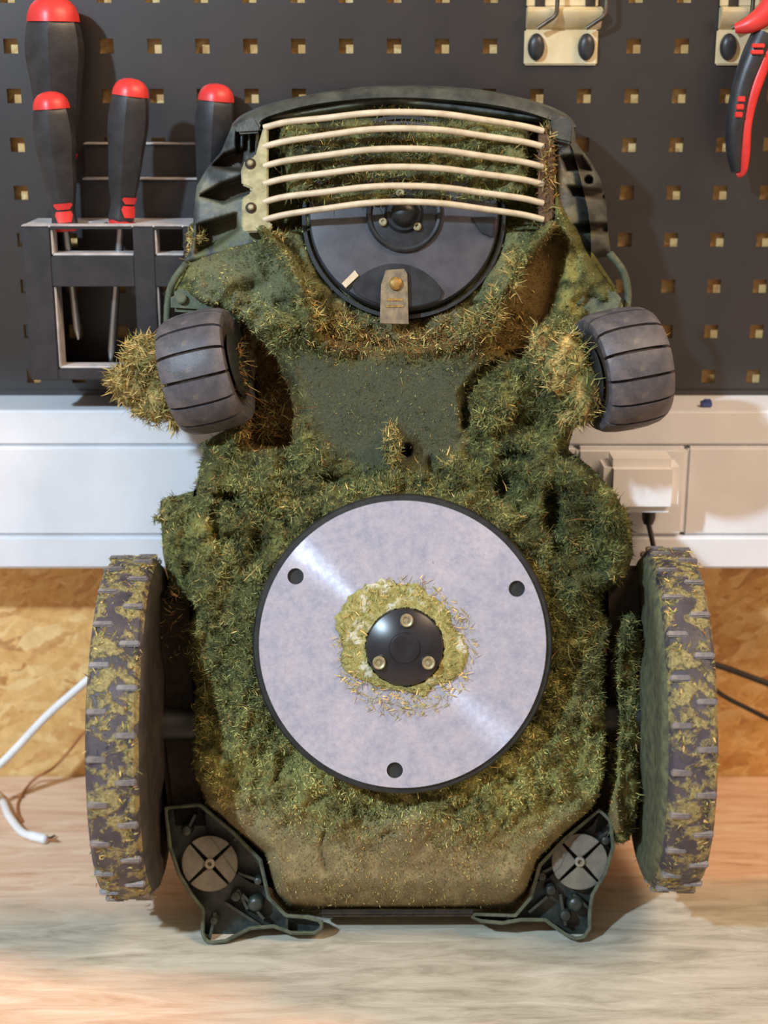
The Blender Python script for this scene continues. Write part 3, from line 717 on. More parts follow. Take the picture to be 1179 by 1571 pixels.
# -- caster wheels
M_caster = None
def make_caster_mat():
    m, nt, bs = new_mat('worn_caster_rubber'); bs.inputs['Roughness'].default_value = .5
    v = coords(nt); c = ramp(nt, noise(nt, v, 55, 5, .65), [(.3, (52, 52, 58)), (.5, (76, 75, 80)), (.72, (104, 96, 96))])
    d = noise(nt, v, 140, 5, .7); c = mixc(nt, ramp(nt, d, [(.58, (0, 0, 0)), (.68, (150, 150, 150))]), c, (140, 126, 90))
    nt.links.new(c, bs.inputs['Base Color']); bump(nt, bs, d, .35, .001); return m
M_caster = make_caster_mat()
def caster(px, py, W, lean, swivel, R=.0445, hw=.0252):
    x, y, z = L(px, py, W)
    o = empty('caster_wheel', (x, y, z), (0, lean, swivel), parent=mower)
    core = MB(); core.lathe([(R*.3, -hw*.80), (R*.75, -hw*.86), (R*.90, -hw*.72), (R*.955, -hw*.3), (R*.955, hw*.3), (R*.90, hw*.72), (R*.75, hw*.86), (R*.3, hw*.80)], 64, 'x'); core.build('tyre_core', M_dark, o, smooth=40)
    prof = [(R*.70, -hw*.90), (R*.82, -hw*.99), (R*.90, -hw*.95), (R*.955, -hw*.78), (R*.99, -hw*.45), (R, 0), (R*.99, hw*.45), (R*.955, hw*.78), (R*.90, hw*.95), (R*.82, hw*.99), (R*.70, hw*.90)]
    inn = [(r-.006, h*.86) for r, h in prof]; q = len(prof); N = 14; n = 6
    me = None; gap = .028
    b = MB(); pts = []
    for i in range(n+1):
        a = -math.pi/N+gap + (2*math.pi/N-2*gap)*i/n
        for (r, h) in prof: pts.append((h, r*math.cos(a), r*math.sin(a)))
        for (r, h) in inn[::-1]: pts.append((h, r*math.cos(a), r*math.sin(a)))
    Q = 2*q
    fs = [(i*Q+k, i*Q+(k+1) % Q, (i+1)*Q+(k+1) % Q, (i+1)*Q+k) for i in range(n) for k in range(Q)]
    for k in range(q-1):
        fs.append((k, k+1, Q-2-k, Q-1-k)); e = n*Q; fs.append((e+k, e+k+1, e+Q-2-k, e+Q-1-k))
    b.add(pts, fs); t = b.build('tread_block', M_caster, o, smooth=40)
    for k in range(1, N):
        c = bpy.data.objects.new('tread_block', t.data); col.objects.link(c); c.parent = o; c.rotation_euler = (2*math.pi*k/N, 0, 0)
    b = MB(); b.lathe([(R*.55, -hw*.95), (R*.5, -hw*1.02), (R*.2, -hw*1.05)], 32, 'x'); b.build('hub', M_black, o, smooth=40)
    b = MB(); b.lathe([(R*.55, hw*.95), (R*.5, hw*1.02), (R*.2, hw*1.05)], 32, 'x'); b.build('hub', M_black, o, smooth=40)
    return o
cl = caster(317, 570, -.030, -math.radians(12), math.radians(-9))
cr_ = caster(953, 567, -.030, -math.radians(11), math.radians(12))
# caster arms
def caster_arm(pts_plate, path, boss):
    b = MB(); b.prism(pts_plate, -.010, .03, L); o = b.build('caster_arm', M_arm, mower, bevel=.003)
    b = MB(); b.tube([L(*p) for p in spline(path, 5)], .0028, 8); b.build('arm_rib', M_arm, o, smooth=60)
    for (u, v, r) in boss:
        b = MB(); x, y, z = L(u, v, 0); k = MPX(); b.lathe([(r*k, -.008), (r*k, -.0135), (r*k*.7, -.0145)], 20, 'y', Matrix.Translation((x, 0, z))); b.build('boss', M_arm, o, smooth=40)
M_arm = mat('mossy_arm_plastic', (62, 70, 54), (94, 100, 76), 120, .7, bmp=.5, bscale=450)
caster_arm([(262, 450), (296, 434), (330, 446), (360, 470), (372, 505), (362, 535), (330, 520), (300, 480), (262, 478)], [(286, 404, .0), (266, 432, .004), (258, 460, .008), (256, 500, .01)], [(282, 462, 8)])
caster_arm([(905, 455), (940, 442), (958, 462), (950, 490), (905, 520), (868, 520), (864, 490), (880, 470)], [(936, 388, .0), (956, 415, .004), (964, 445, .008), (962, 478, .01)], [(885, 462, 9)])

# -- rear corners of the shell with ribs and a round pad
def corner(outline, pad, ribs, glossy, side):
    o = empty('rear_corner', L(pad[0], pad[1], 0), parent=mower); ox, oy, oz = o.location
    f = lambda u, v, w: tuple(np.array(L(u, v, w))-np.array((ox, oy, oz)))
    b = MB(); b.prism(outline, .012, .020, f); b.build('floor_plate', M_wing, o)
    n = len(outline); cx = sum(p[0] for p in outline)/n; cy = sum(p[1] for p in outline)/n
    b = MB(); pts = []
    P = [np.array(p, float) for p in outline]
    for i in range(n):
        d1 = P[i]-P[i-1]; d2 = P[(i+1) % n]-P[i]
        n1 = np.array((d1[1], -d1[0]))/np.hypot(*d1); n2 = np.array((d2[1], -d2[0]))/np.hypot(*d2)
        nn = n1+n2; nn /= max(np.hypot(*nn), .3)
        sg = side
        q = P[i]+sg*nn*6.0
        for (pp, w) in ((P[i], .022), (P[i], -.004), (q, -.004), (q, .022)): pts.append(f(pp[0], pp[1], w))
    b.add(pts, [(i*4+k, i*4+(k+1) % 4, ((i+1) % n)*4+(k+1) % 4, ((i+1) % n)*4+k) for i in range(n) for k in range(4)])
    b.build('rim', M_wingrim, o, bevel=.0009)
    k = MPX(); px, py, pr = pad
    for i in range(4):                                  # pad in four slit quarters
        a0 = math.radians(45*(1 if side > 0 else 1)+90*i-40+pad_rot(side)); pp = []
        for j in range(13):
            a = a0+math.radians(2.2)+math.radians(85.6)*j/12; pp.append((px+pr*math.cos(a), py-pr*math.sin(a)))
        am = a0+math.radians(45); pp.append((px+4.5*math.cos(am), py-4.5*math.sin(am)))
        b = MB(); b.prism(pp, .0125, .0005, f); b.build('pad_quarter', M_pad, o, bevel=.0005)
    b = MB(); b.lathe([(8*k, .001), (8*k, -.0012), (6.5*k, -.0018), (3.6*k, -.0018), (3.2*k, .002)], 20, 'y'); b.build('pad_screw', M_padscrew, o, smooth=35)
    for (u0, v0, u1, v1) in ribs:
        d = math.hypot(u1-u0, v1-v0); nx, ny = -(v1-v0)/d*2.2, (u1-u0)/d*2.2
        b = MB(); b.prism([(u0+nx, v0+ny), (u1+nx, v1+ny), (u1-nx, v1-ny), (u0-nx, v0-ny)], .0125, .001, f); b.build('rib', M_wing, o)
    for (u, v, r) in glossy:
        b = MB(); q = f(u, v, 0); b.lathe([(r*k, .0125), (r*k, .002), (r*k*.75, -.0005), (r*k*.3, -.0012), (.2*k, -.0012)], 20, 'y', Matrix.Translation((q[0], 0, q[2]))); b.build('boss', M_wing, o, smooth=45)
def pad_rot(side): return 38
M_padscrew = mat('pale_screw_head', (120, 114, 98), (140, 134, 116), 100, .5)
outL = [(252, 1238), (258, 1300), (272, 1342), (292, 1375), (309, 1396), (308, 1432), (314, 1446), (326, 1449), (348, 1446), (384, 1427), (420, 1424), (446, 1434), (484, 1434), (496, 1426), (496, 1412), (470, 1404), (440, 1402), (415, 1376), (402, 1318), (360, 1275), (308, 1232)]
outR = [(940, 1258), (944, 1300), (932, 1340), (912, 1374), (908, 1402), (908, 1425), (898, 1440), (884, 1443), (866, 1436), (836, 1414), (800, 1414), (772, 1419), (738, 1416), (722, 1408), (728, 1400), (790, 1402), (812, 1376), (826, 1326), (866, 1284), (920, 1240)]
def area2(p): return sum(p[i][0]*p[(i+1) % len(p)][1]-p[(i+1) % len(p)][0]*p[i][1] for i in range(len(p)))
corner(outL, (322, 1325, 43), [(365, 1340, 400, 1352), (360, 1290, 372, 1275), (365, 1365, 380, 1395), (380, 1300, 402, 1330), (345, 1385, 400, 1420), (285, 1280, 300, 1250), (372, 1372, 405, 1410), (440, 1410, 440, 1432), (330, 1400, 322, 1440)], [(362, 1376, 9), (286, 1275, 9), (328, 1413, 7), (392, 1388, 13), (396, 1352, 7)], 1 if area2(outL) < 0 else -1)
corner(outR, (890, 1322, 43), [(850, 1330, 822, 1345), (840, 1376, 812, 1400), (860, 1372, 868, 1420), (880, 1372, 905, 1395), (920, 1285, 935, 1275), (850, 1290, 866, 1286), (780, 1405, 780, 1416)], [(846, 1366, 9), (884, 1388, 13), (868, 1405, 10), (930, 1290, 8), (832, 1345, 8)], 1 if area2(outR) < 0 else -1)
# rear edge of the shell between the corners
b = MB(); b.prism([(490, 1396), (730, 1396), (730, 1406), (490, 1407)], .004, .02, L); b.build('rear_lip', M_dark, mower, bevel=.002)

# ------------------------------------------------------------------ moss and dried grass
def fibres(name, roots, dirs, length, width, colors, m, parent, curl=.5):
    n = len(roots); d = dirs/np.linalg.norm(dirs, axis=1, keepdims=True)
    r = rng.normal(size=(n, 3)); sd = np.cross(d, r); sd /= np.linalg.norm(sd, axis=1, keepdims=True)+1e-9
    r2 = rng.normal(size=(n, 3)); bend = r2-d*np.sum(r2*d, 1, keepdims=True)
    l = length[:, None]; w = width[:, None]/2
    p0 = roots; p1 = roots+d*l*.5+bend*l*curl*.18; p2 = roots+d*l+bend*l*curl*.55
    V = np.stack([p0-sd*w, p0+sd*w, p1+sd*w*.9, p1-sd*w*.9, p2+sd*w*.3, p2-sd*w*.3], 1).reshape(-1, 3)
    k = np.arange(n)[:, None]*6
    F = np.concatenate([k+np.array([[0, 1, 2, 3]]), k+np.array([[3, 2, 4, 5]])])
    C = np.repeat(colors, 6, 0)
    me = mesh_np(name, V, F, C); o = link(name, me, m, parent); o['kind'] = 'stuff'; return o
PAL = np.array([lin(c) for c in ((88, 92, 54), (112, 114, 68), (136, 136, 82), (62, 67, 43), (166, 152, 94), (204, 174, 108), (124, 92, 54))])
def pick(n, p): return PAL[rng.choice(len(PAL), n, p=np.array(p)/sum(p))]*rng.uniform(.75, 1.3, (n, 1))
def surf(x, y):
    s = sdf(x, y, CH); W = W_ch(x, y, np.maximum(s, 0)); return s, W
def P3(x, y, W): d = D0+W; return np.stack([(x-589.5)*d/FPX-BX, W, (785.5-y)*d/FPX-BZ], -1)
def moss_cover():
    N = 620000
    x = rng.uniform(240, 1000, N); y = rng.uniform(160, 1405, N)
    den = .42+.7*sstep(.45, .6, fbm(x, y, 40, 91, 3))
    den *= 1-.93*waist_m(x, y)
    den *= 1-.8*sstep(1225, 1320, low_y(x, y)+(fbm(x, y, 90, 151, 3)-.5)*90)
    den *= 1-.8*(sstep(520, 440, y)*(1-pm(x, y, TRAY, 8)))*(1-sstep(24, 10, seg_dist(x, y, RIDGE_L))*.7-sstep(24, 8, seg_dist(x, y, RIDGE_R))*.7)
    den *= 1-.7*pm(x, y, SLOPE_R, 10); den *= 1-.5*pm(x, y, DEP_L, 10)
    den *= 1-circ(x, y, 620, 335, 148, 4)*(1-sstep(318, 300, y)); den *= 1-circ(x, y, 618, 988, 205, 6)
    den *= 1-.6*pm(x, y, TRAY, 8)
    keep = rng.random(N) < den*.75; x, y = x[keep], y[keep]
    s, W = surf(x, y); k = s > 1; x, y, W, s = x[k], y[k], W[k], s[k]; n = len(x)
    e = 3.0
    gx = (W_ch(x+e, y, s)-W_ch(x-e, y, s))/(2*e*MPX()); gy = (W_ch(x, y+e, s)-W_ch(x, y-e, s))/(2*e*MPX())
    nrm = np.stack([gx, -np.ones(n), -gy], -1); nrm /= np.linalg.norm(nrm, axis=1, keepdims=True)
    ang = fbm(x, y, 30, 101, 3)*14; tang = np.stack([np.cos(ang), np.zeros(n), np.sin(ang)], -1)
    dirs = nrm*rng.uniform(.05, .6, (n, 1))+tang*.35+rng.normal(size=(n, 3))*.6
    smooth = np.clip(waist_m(x, y)+sstep(1210, 1300, low_y(x, y))+.45*sstep(980, 1100, y)+sstep(520, 440, y)*(1-pm(x, y, TRAY, 8)), 0, 1)
    ln = rng.uniform(.0014, .0050, n)*(1-.5*smooth); lg = rng.random(n) < .02; ln[lg] *= 2.2; wd = rng.uniform(.0004, .0008, n)
    zone = fbm(x, y, 55, 111, 4); c = pick(n, (4, 4, 2.4, 2.6, .6, .15, .4))
    dry = sstep(.52, .7, zone)+.5*sstep(1080, 1230, y)
    c2 = pick(n, (1.4, 3, 4, .6, 1.6, .5, .8)); sel = rng.random(n) < dry*.75; c[sel] = c2[sel]
    pt = fbm(x, y, 22, 141, 3); c *= (.62+.85*sstep(.34, .64, pt))[:, None]
    c *= (1+.48*sstep(1040, 1180, y))[:, None]
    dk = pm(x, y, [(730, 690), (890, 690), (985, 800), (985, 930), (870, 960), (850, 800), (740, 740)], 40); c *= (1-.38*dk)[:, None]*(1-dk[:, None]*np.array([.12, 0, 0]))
    br = np.clip(pm(x, y, SLOPE_R, 10)+pm(x, y, DEP_L, 10)+pm(x, y, [(480, 480), (760, 480), (740, 545), (500, 545)], 14)*.7, 0, 1)  # brown fibres repeat the painted shade of slope and hollow; throat is brown too
    c3 = pick(n, (.4, .4, .4, .6, .8, 1, 4)); sel = rng.random(n) < br; c[sel] = c3[sel]
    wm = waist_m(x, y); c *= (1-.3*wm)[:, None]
    low = sstep(1235, 1320, low_y(x, y)); c4 = pick(n, (.8, 1.5, 1.5, .5, 2.2, .8, 3)); sel = rng.random(n) < low; c[sel] = c4[sel]
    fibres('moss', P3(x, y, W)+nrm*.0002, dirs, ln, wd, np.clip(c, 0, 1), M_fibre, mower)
moss_cover()
def clump(name, blobs, n, mix, ln=(.008, .022), wd=(.0005, .0012), label=None, core=0):
    """loose tangle of fibres: blobs = (px, py, W, rx px, ry px, rw m)"""
    V = []; F = []; cc = []; rs = np.random.default_rng(int(blobs[0][0]*7+blobs[0][1]))
    if core:
        for (u, v, w, rx, ry, rw) in blobs:
            b0 = len(V); nu, nv = 14, 9
            for j in range(nv+1):
                th = math.pi*j/nv
                for i in range(nu):
                    ph = 2*math.pi*i/nu; k_ = core*(1+rs.uniform(-.2, .16))
                    V.append(P3(np.array(u+rx*k_*math.sin(th)*math.cos(ph)), np.array(v+ry*k_*math.cos(th)), np.array(w+rw*k_*math.sin(th)*math.sin(ph)))); cc.append(PAL[rs.choice(len(PAL), p=np.array(mix)/sum(mix))]*.85)
            F += [(b0+j*nu+i, b0+j*nu+(i+1) % nu, b0+(j+1)*nu+(i+1) % nu, b0+(j+1)*nu+i) for j in range(nv) for i in range(nu)]
        cm = link('matted_core', mesh_np('matted_core', V, F, np.array(cc)), M_moss, mower, smooth=180); cm['kind'] = 'stuff'
    R = []; tot = sum(q[3]*q[4] for q in blobs)
    for (u, v, w, rx, ry, rw) in blobs:
        m_ = int(n*rx*ry/tot); g = rng.normal(size=(m_, 3)); g /= np.linalg.norm(g, axis=1, keepdims=True); g *= rng.random((m_, 1))**.5
        R.append(P3(u+g[:, 0]*rx, v+g[:, 1]*ry, w+g[:, 2]*rw))
    R = np.concatenate(R); n = len(R)
    a = fbm(R[:, 0]*2265, R[:, 2]*2265, 26, 121, 3)*16
    d = np.stack([np.cos(a), rng.normal(size=n)*.3, np.sin(a)], -1)*.6+rng.normal(size=(n, 3))*.7
    o = fibres(name, R, d, rng.uniform(*ln, n)*.46, rng.uniform(*wd, n)*.9, np.clip(pick(n, mix), 0, 1), M_fibre, mower, 1.0)
    if label: o['label'] = label
STRAW = (.5, 1, 2, .2, 4, 5, 2.5); GREEN = (4, 4, 3, 2, 1.5, .6, .5); BROWN = (.5, .6, .6, 1.2, 1, 1.4, 5)
clump('dried_grass', [(222, 545, .0, 36, 34, .014), (205, 590, .0, 32, 34, .012), (240, 615, -.002, 30, 38, .012), (188, 582, .0, 24, 26, .01), (255, 560, -.004, 18, 50, .012), (268, 640, 0, 10, 22, .008), (215, 625, .004, 16, 16, .008)], 8200, STRAW, (.007, .018), label='straw-coloured grass packed beside the front wheel', core=.8)
clump('dried_grass', [(868, 560, -.048, 40, 52, .012), (895, 600, -.045, 30, 50, .012), (835, 530, -.04, 26, 34, .01), (880, 640, -.035, 26, 18, .008)], 5200, (2, 2.5, 3, 1, 3.5, 3, 1.2), (.007, .017), core=.85)
clump('dried_grass', [(368, 575, -.034, 7, 56, .012), (372, 650, -.012, 14, 30, .01), (415, 640, .006, 24, 36, .01)], 1100, BROWN, (.007, .02))
clump('dried_grass', [(1016, 548, -.030, 5, 40, .012)], 260, STRAW, (.006, .014))
clump('dried_grass', [(478, 490, -.03, 20, 26, .012), (520, 505, -.012, 34, 22, .012), (470, 455, -.035, 10, 26, .008)], 2200, (2, 3, 4, .8, 3, 2, 1.2), (.006, .015))
clump('dried_grass', [(738, 498, -.03, 24, 26, .014), (760, 470, -.042, 10, 34, .008), (722, 515, -.016, 26, 16, .01), (790, 415, -.046, 7, 40, .006)], 1700, (2, 3, 4, .8, 4, 3.5, 1.2), (.007, .020))
clump('dried_grass', [(540, 520, -.008, 60, 18, .01), (670, 520, -.006, 60, 16, .01)], 1500, BROWN, (.005, .013))
clump('dried_grass', [(602, 680, -.052, 16, 34, .014)], 900, (2, 3, 4, 1, 3, 2, .5), (.005, .012))
clump('dried_grass', [(840, 260, -.006, 14, 80, .014), (850, 350, 0, 18, 18, .012)], 1400, BROWN, (.006, .016))
clump('dried_grass', [(300, 362, .022, 18, 12, .008), (292, 388, .022, 9, 16, .008), (425, 362, -.012, 14, 8, .006)], 420, STRAW, (.005, .013))
clump('moss', [(620, 215, -.002, 190, 12, .008), (620, 245, -.002, 180, 10, .008), (610, 272, -.004, 180, 10, .008), (600, 300, -.004, 170, 10, .008), (620, 164, .012, 170, 5, .008)], 6000, (2, 4, 4, 1.2, 3, 1, 1.2), (.006, .016))
clump('moss', [(264, 790, .008, 20, 32, .014), (277, 850, .006, 20, 40, .014), (322, 745, .004, 22, 28, .014), (246, 796, .006, 9, 5, .006)], 3600, GREEN, (.005, .011), core=.85)
clump('moss', [(950, 820, .008, 22, 44, .014), (965, 1010, .0, 26, 50, .014), (968, 1110, .0, 22, 60, .014), (962, 1210, .0, 22, 56, .014), (952, 1275, .004, 18, 20, .01)], 6000, (4, 4, 3, 2, 1.5, .4, .3), (.005, .011), core=.85)
clump('dried_grass', [(262, 960, .02, 24, 60, .016), (268, 1100, .03, 24, 70, .016)], 900, BROWN, (.007, .018))
clump('moss', [(345, 700, .0, 30, 24, .014), (322, 720, .006, 18, 22, .01)], 1600, GREEN, (.005, .011))
# stray stems
clump('dried_grass', [(590, 900, -.06, 330, 380, .006)], 120, STRAW, (.012, .035), (.0005, .0009))
def tread_grass(w):
    o, R, hw = w; n = 4200; a = rng.uniform(0, 2*math.pi, n); zig = np.sign(np.sin(a*25))*hw*.22
    xx = zig+rng.normal(size=n)*hw*.42; ok = np.abs(xx) < hw*.95; a = a[ok]; xx = xx[ok]; n = len(a)
    m_ = fbm(a*120+400, xx*9000+400, 36, 131, 3) > .46; a = a[m_]; xx = xx[m_]; n = len(a)
    rr = R*.995; rad = np.stack([np.zeros(n), np.cos(a), np.sin(a)], -1)
    tg = np.stack([np.zeros(n), -np.sin(a), np.cos(a)], -1)
    d = rad*.10+tg*rng.normal(size=(n, 1))+np.array([1, 0, 0])*rng.normal(size=(n, 1))*.8
    fibres('dried_grass', rad*rr+np.stack([xx, 0*a, 0*a], -1), d, rng.uniform(.0016, .0048, n), rng.uniform(.0007, .0013, n), np.clip(pick(n, (.6, 1.5, 3, .3, 4, 2.5, 1)), 0, 1), M_fibre, o, .4)
tread_grass(wheelL); tread_grass(wheelR)
def plate_bits():
    n = 900; a = rng.uniform(0, 2*math.pi, n); r = (62+rng.random(n)*46)*KP
    R = np.stack([(3*KP)+r*np.cos(a), np.full(n, -.0044), -4*KP+r*np.sin(a)], -1)
    d = rng.normal(size=(n, 3))*np.array([1, .15, 1])
    fibres('dried_grass', R, d, rng.uniform(.002, .006, n), rng.uniform(.0005, .001, n), np.clip(pick(n, (0, 1, 3, 0, 4, 3, .3))*1.1, 0, 1), M_fibre, skid, .3)
plate_bits()

# ------------------------------------------------------------------ tool rack and screwdrivers
RK = -.084
def rack():
    pz = lambda py, y=RK: at_y(150, py, y).z
    x0 = at_y(32, 350, RK).x; x1 = at_y(292, 350, RK).x; ztop = pz(346); zbot = pz(583)
    r = empty('tool_rack', (x0, RK, zbot)); tag(r, 'black steel tool rack with cut-out windows holding the screwdrivers', 'tool rack')
    def q(name, xa, xb, ya, yb, za, zb, m=M_rack, bev=.0006):
        b = MB(); b.box(((xa+xb)/2-x0, (ya+yb)/2-RK, (za+zb)/2-zbot), (xb-xa, yb-ya, zb-za)); return b.build(name, m, r, bevel=bev)
    X = lambda px: at_y(px, 450, RK).x
    t = .0018; w = [X(82), X(208), X(240), X(284)]
    ua, ub = pz(352), pz(393); la, lb = pz(440), pz(566)
    # front face as strips round the windows
    q('front_face', x0, w[0], RK, RK+t, zbot, ztop); q('front_face', w[1], w[2], RK, RK+t, zbot, ztop); q('front_face', w[3], x1, RK, RK+t, zbot, ztop)
    for (a, c) in ((w[0], w[1]), (w[2], w[3])):
        q('front_face', a, c, RK, RK+t, ua, ztop); q('front_face', a, c, RK, RK+t, la, ub); q('front_face', a, c, RK, RK+t, zbot, lb)
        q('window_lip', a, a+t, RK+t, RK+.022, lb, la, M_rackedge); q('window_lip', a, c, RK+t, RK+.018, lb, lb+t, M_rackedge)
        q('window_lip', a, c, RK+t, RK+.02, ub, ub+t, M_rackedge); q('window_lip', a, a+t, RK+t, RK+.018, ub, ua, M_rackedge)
    # top shelf, with a slot for the shafts
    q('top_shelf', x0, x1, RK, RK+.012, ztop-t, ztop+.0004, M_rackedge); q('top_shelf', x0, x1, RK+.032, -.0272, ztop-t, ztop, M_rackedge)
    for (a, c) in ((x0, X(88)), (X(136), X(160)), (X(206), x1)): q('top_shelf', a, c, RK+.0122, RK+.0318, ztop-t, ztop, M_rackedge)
    q('side_plate', x0, x0+t, RK+t, -.0003, zbot, ztop-t); q('side_plate', x1-t, x1, RK+t, -.0003, zbot, ztop-t)
    q('bottom_plate', x0, x1, RK+t, -.0003, zbot, zbot+t)
    zs1 = at_y(150, 222, -.014).z; zs2 = at_y(150, 276, -.026).z; xs = at_y(126, 240, -.02).x; xe = at_y(306, 240, -.02).x
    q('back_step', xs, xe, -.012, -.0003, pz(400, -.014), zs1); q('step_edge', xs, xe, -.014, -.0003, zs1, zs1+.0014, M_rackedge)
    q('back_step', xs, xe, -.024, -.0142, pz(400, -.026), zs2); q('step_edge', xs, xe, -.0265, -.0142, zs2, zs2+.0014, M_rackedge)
    q('rear_shelf', xe, at_y(350, 330, -.02).x, -.010, -.0003, pz(338, -.02)-.001, pz(338, -.02)); q('rear_shelf', xe, at_y(350, 330, -.02).x, -.036, -.030, pz(338, -.02)-.001, pz(338, -.02))
    for py in (365, 440, 508, 572):
        z = pz(py); q('fixing_tab', x0-.0025, x0-.0002, RK+.004, RK+.012, z-.005, z+.005)
rack()
def screwdriver(pxt, pyt, pxb, pyb, y, rmax, shaft, label, twist=0, tip_px=None, emblem=True):
    """handle from its red end (top) to the collar (bottom), at distance y from the panel"""
    A = at_y(pxt, pyt, y); Bm = at_y(pxb, pyb, y); d = (Bm-A); Lh = d.length
    if tip_px: T = at_y(tip_px[0], tip_px[1], y); Ls = (T-Bm).length
    else: Ls = shaft
    M = d.to_track_quat('Z', 'Y').to_matrix().to_4x4()
    o = empty('screwdriver', A); tag(o, label, 'screwdriver', 'red and black screwdrivers in the rack')
    o.rotation_euler = M.to_euler(); R = rmax
    hexm = lambda a, h: 1-.085*abs(math.sin(3*a+twist))**.8
    capl = R*.82
    b = MB(); b.lathe([(R*.03, 0), (R*.34, R*.04), (R*.6, R*.15), (R*.78, R*.34), (R*.88, R*.58), (R*.91, capl)], 36, 'z', mod=lambda a, h: 1-.03*abs(math.sin(3*a+twist))); b.build('end_cap', M_red, o, smooth=60)
    pr = [(.88, .0), (.96, .05), (1.04, .18), (1.02, .3), (.92, .44), (.86, .56), (.80, .68), (.68, .80), (.60, .87), (.64, .94), (.68, .985), (.64, 1.0)]
    h0 = capl*.98; hl = Lh-h0
    pts = spline([(r*R, h0+h*hl) for r, h in pr], 3)
    b = MB(); b.lathe(pts, 36, 'z', mod=hexm); hd = b.build('handle', M_grip, o, smooth=24)
    b = MB(); b.lathe([(R*.60, Lh-.0012), (R*.62, Lh+.001), (R*.55, Lh+.004), (R*.3, Lh+.0045)], 28, 'z'); b.build('collar', M_red, o, smooth=50)
    if emblem:
        # red inlaid emblem near the collar: two lozenges facing the room
        Mi = M.inverted(); vdir = (Mi.to_3x3() @ (CAM-Bm)).normalized(); a0 = math.atan2(vdir.y, vdir.x)+emblem if emblem is not True else math.atan2(vdir.y, vdir.x)
        for (s0, s1) in ((.80, .855), (.87, .965)):
            q = MB(); g = []; n = 8
            for i in range(n+1):
                for j in range(4):
                    s = s0+(s1-s0)*j/3; wd = .75*(1-.35*(abs(j-1.0)/2)); a = a0+(i/n-.5)*2*wd
                    rr = float(np.interp(s, [p[1] for p in pr], [p[0] for p in pr]))*R*1.035
                    g.append((rr*math.cos(a), rr*math.sin(a), h0+s*hl))
            q.add(g, [(i*4+j, i*4+j+1, (i+1)*4+j+1, (i+1)*4+j) for i in range(n) for j in range(3)]); q.build('emblem', M_red, hd, smooth=60)
    rs = R*.2
    b = MB(); b.lathe([(rs, Lh), (rs, Lh+Ls*.9), (rs*.8, Lh+Ls*.94), (rs*.35, Lh+Ls)], 14, 'z'); b.build('shaft', M_steel, o, smooth=40)
screwdriver(80, -6, 92, 236, -.0262, .0228, .10, 'largest screwdriver, at the back, partly hidden by the one in front', emblem=False)
screwdriver(76, 140, 100, 346, -.062, .0158, .08, 'screwdriver in front at the left end of the rack, with red emblem', tip_px=(126, 520), emblem=True)
screwdriver(202, 120, 186, 338, -.062, .0158, .10, 'screwdriver in the middle of the rack with red emblem on its left side', tip_px=(172, 558), emblem=-.7)
screwdriver(333, 128, 322, 330, -.020, .0162, .06, 'screwdriver at the right end of the rack, half hidden by the mower', emblem=False)

# ------------------------------------------------------------------ hook brackets and pliers
def bracket(px0, label):
    y = -.0006; X0 = at_y(px0, 60, -.003).x; k = at_y(px0+1, 60, -.003).x-X0
    zb = at_y(px0, 100, -.003).z
    Z = lambda py: at_y(px0, py, -.003).z-zb
    o = empty('hook_bracket', (X0, 0, zb)); tag(o, label, 'hook', 'plated hook brackets on the panel')
    Wd = 113*k
    def plate(name, x0, x1, z0, z1, y0, y1, bev=.0008):
        b = MB(); b.box(((x0+x1)/2, (y0+y1)/2, (z0+z1)/2), (x1-x0, y1-y0, z1-z0)); return b.build(name, M_zinc, o, bevel=bev)
    plate('base_plate', 0, Wd, 0, Z(45), -.0036, -.0006, .0012)
    plate('base_plate', .001, Wd-.001, Z(10), Z(-60), -.0036, -.0006)
    # rolled ledge between them
    prof = [(-.0006, Z(46)), (-.004, Z(44)), (-.0095, Z(30)), (-.0125, Z(20)), (-.0125, Z(15)), (-.009, Z(11)), (-.0006, Z(10))]
    b = MB(); n = len(prof); b.add([(x, py_, pz_) for x in (.001, Wd+.002) for (py_, pz_) in prof], [tuple(range(n)), tuple(range(2*n-1, n-1, -1))]+[(i, (i+1) % n, n+(i+1) % n, n+i) for i in range(n)])
    b.build('rolled_ledge', M_zinc, o, bevel=.0008)
    for u in (18, 95):
        b = MB(); b.lathe([(.0072, -.0036), (.0072, -.006), (.0062, -.0085), (.003, -.0098), (.0004, -.010)], 28, 'y', Matrix.Translation((u*k, 0, Z(72))) @ Matrix.Diagonal((.92, 1, 1.42, 1)))
        b.build('peg', M_grip, o, smooth=60)
        b = MB(); b.box(((u+4)*k, -.0038, Z(0)), (15*k, .0012, 18*k)); b.build('slot', M_dark, o)
    for u in (44, 118):
        b = MB(); b.tube([(p[0]*k, p[2], Z(p[1])) for p in spline([(u-26, 44, -.0125), (u-12, 34, -.014), (u, 24, -.0155), (u+2, 8, -.016), (u+2, -30, -.014)], 5)], .0017, 8); b.build('wire_hook', M_hook, o, smooth=60)
M_hook = mat('dark_wire', (70, 62, 54), (104, 92, 76), 80, .4, metal=.5)
bracket(805, 'cream plated hook bracket with two black pegs, empty')
bracket(1100, 'cream plated hook bracket behind the red and black pliers')
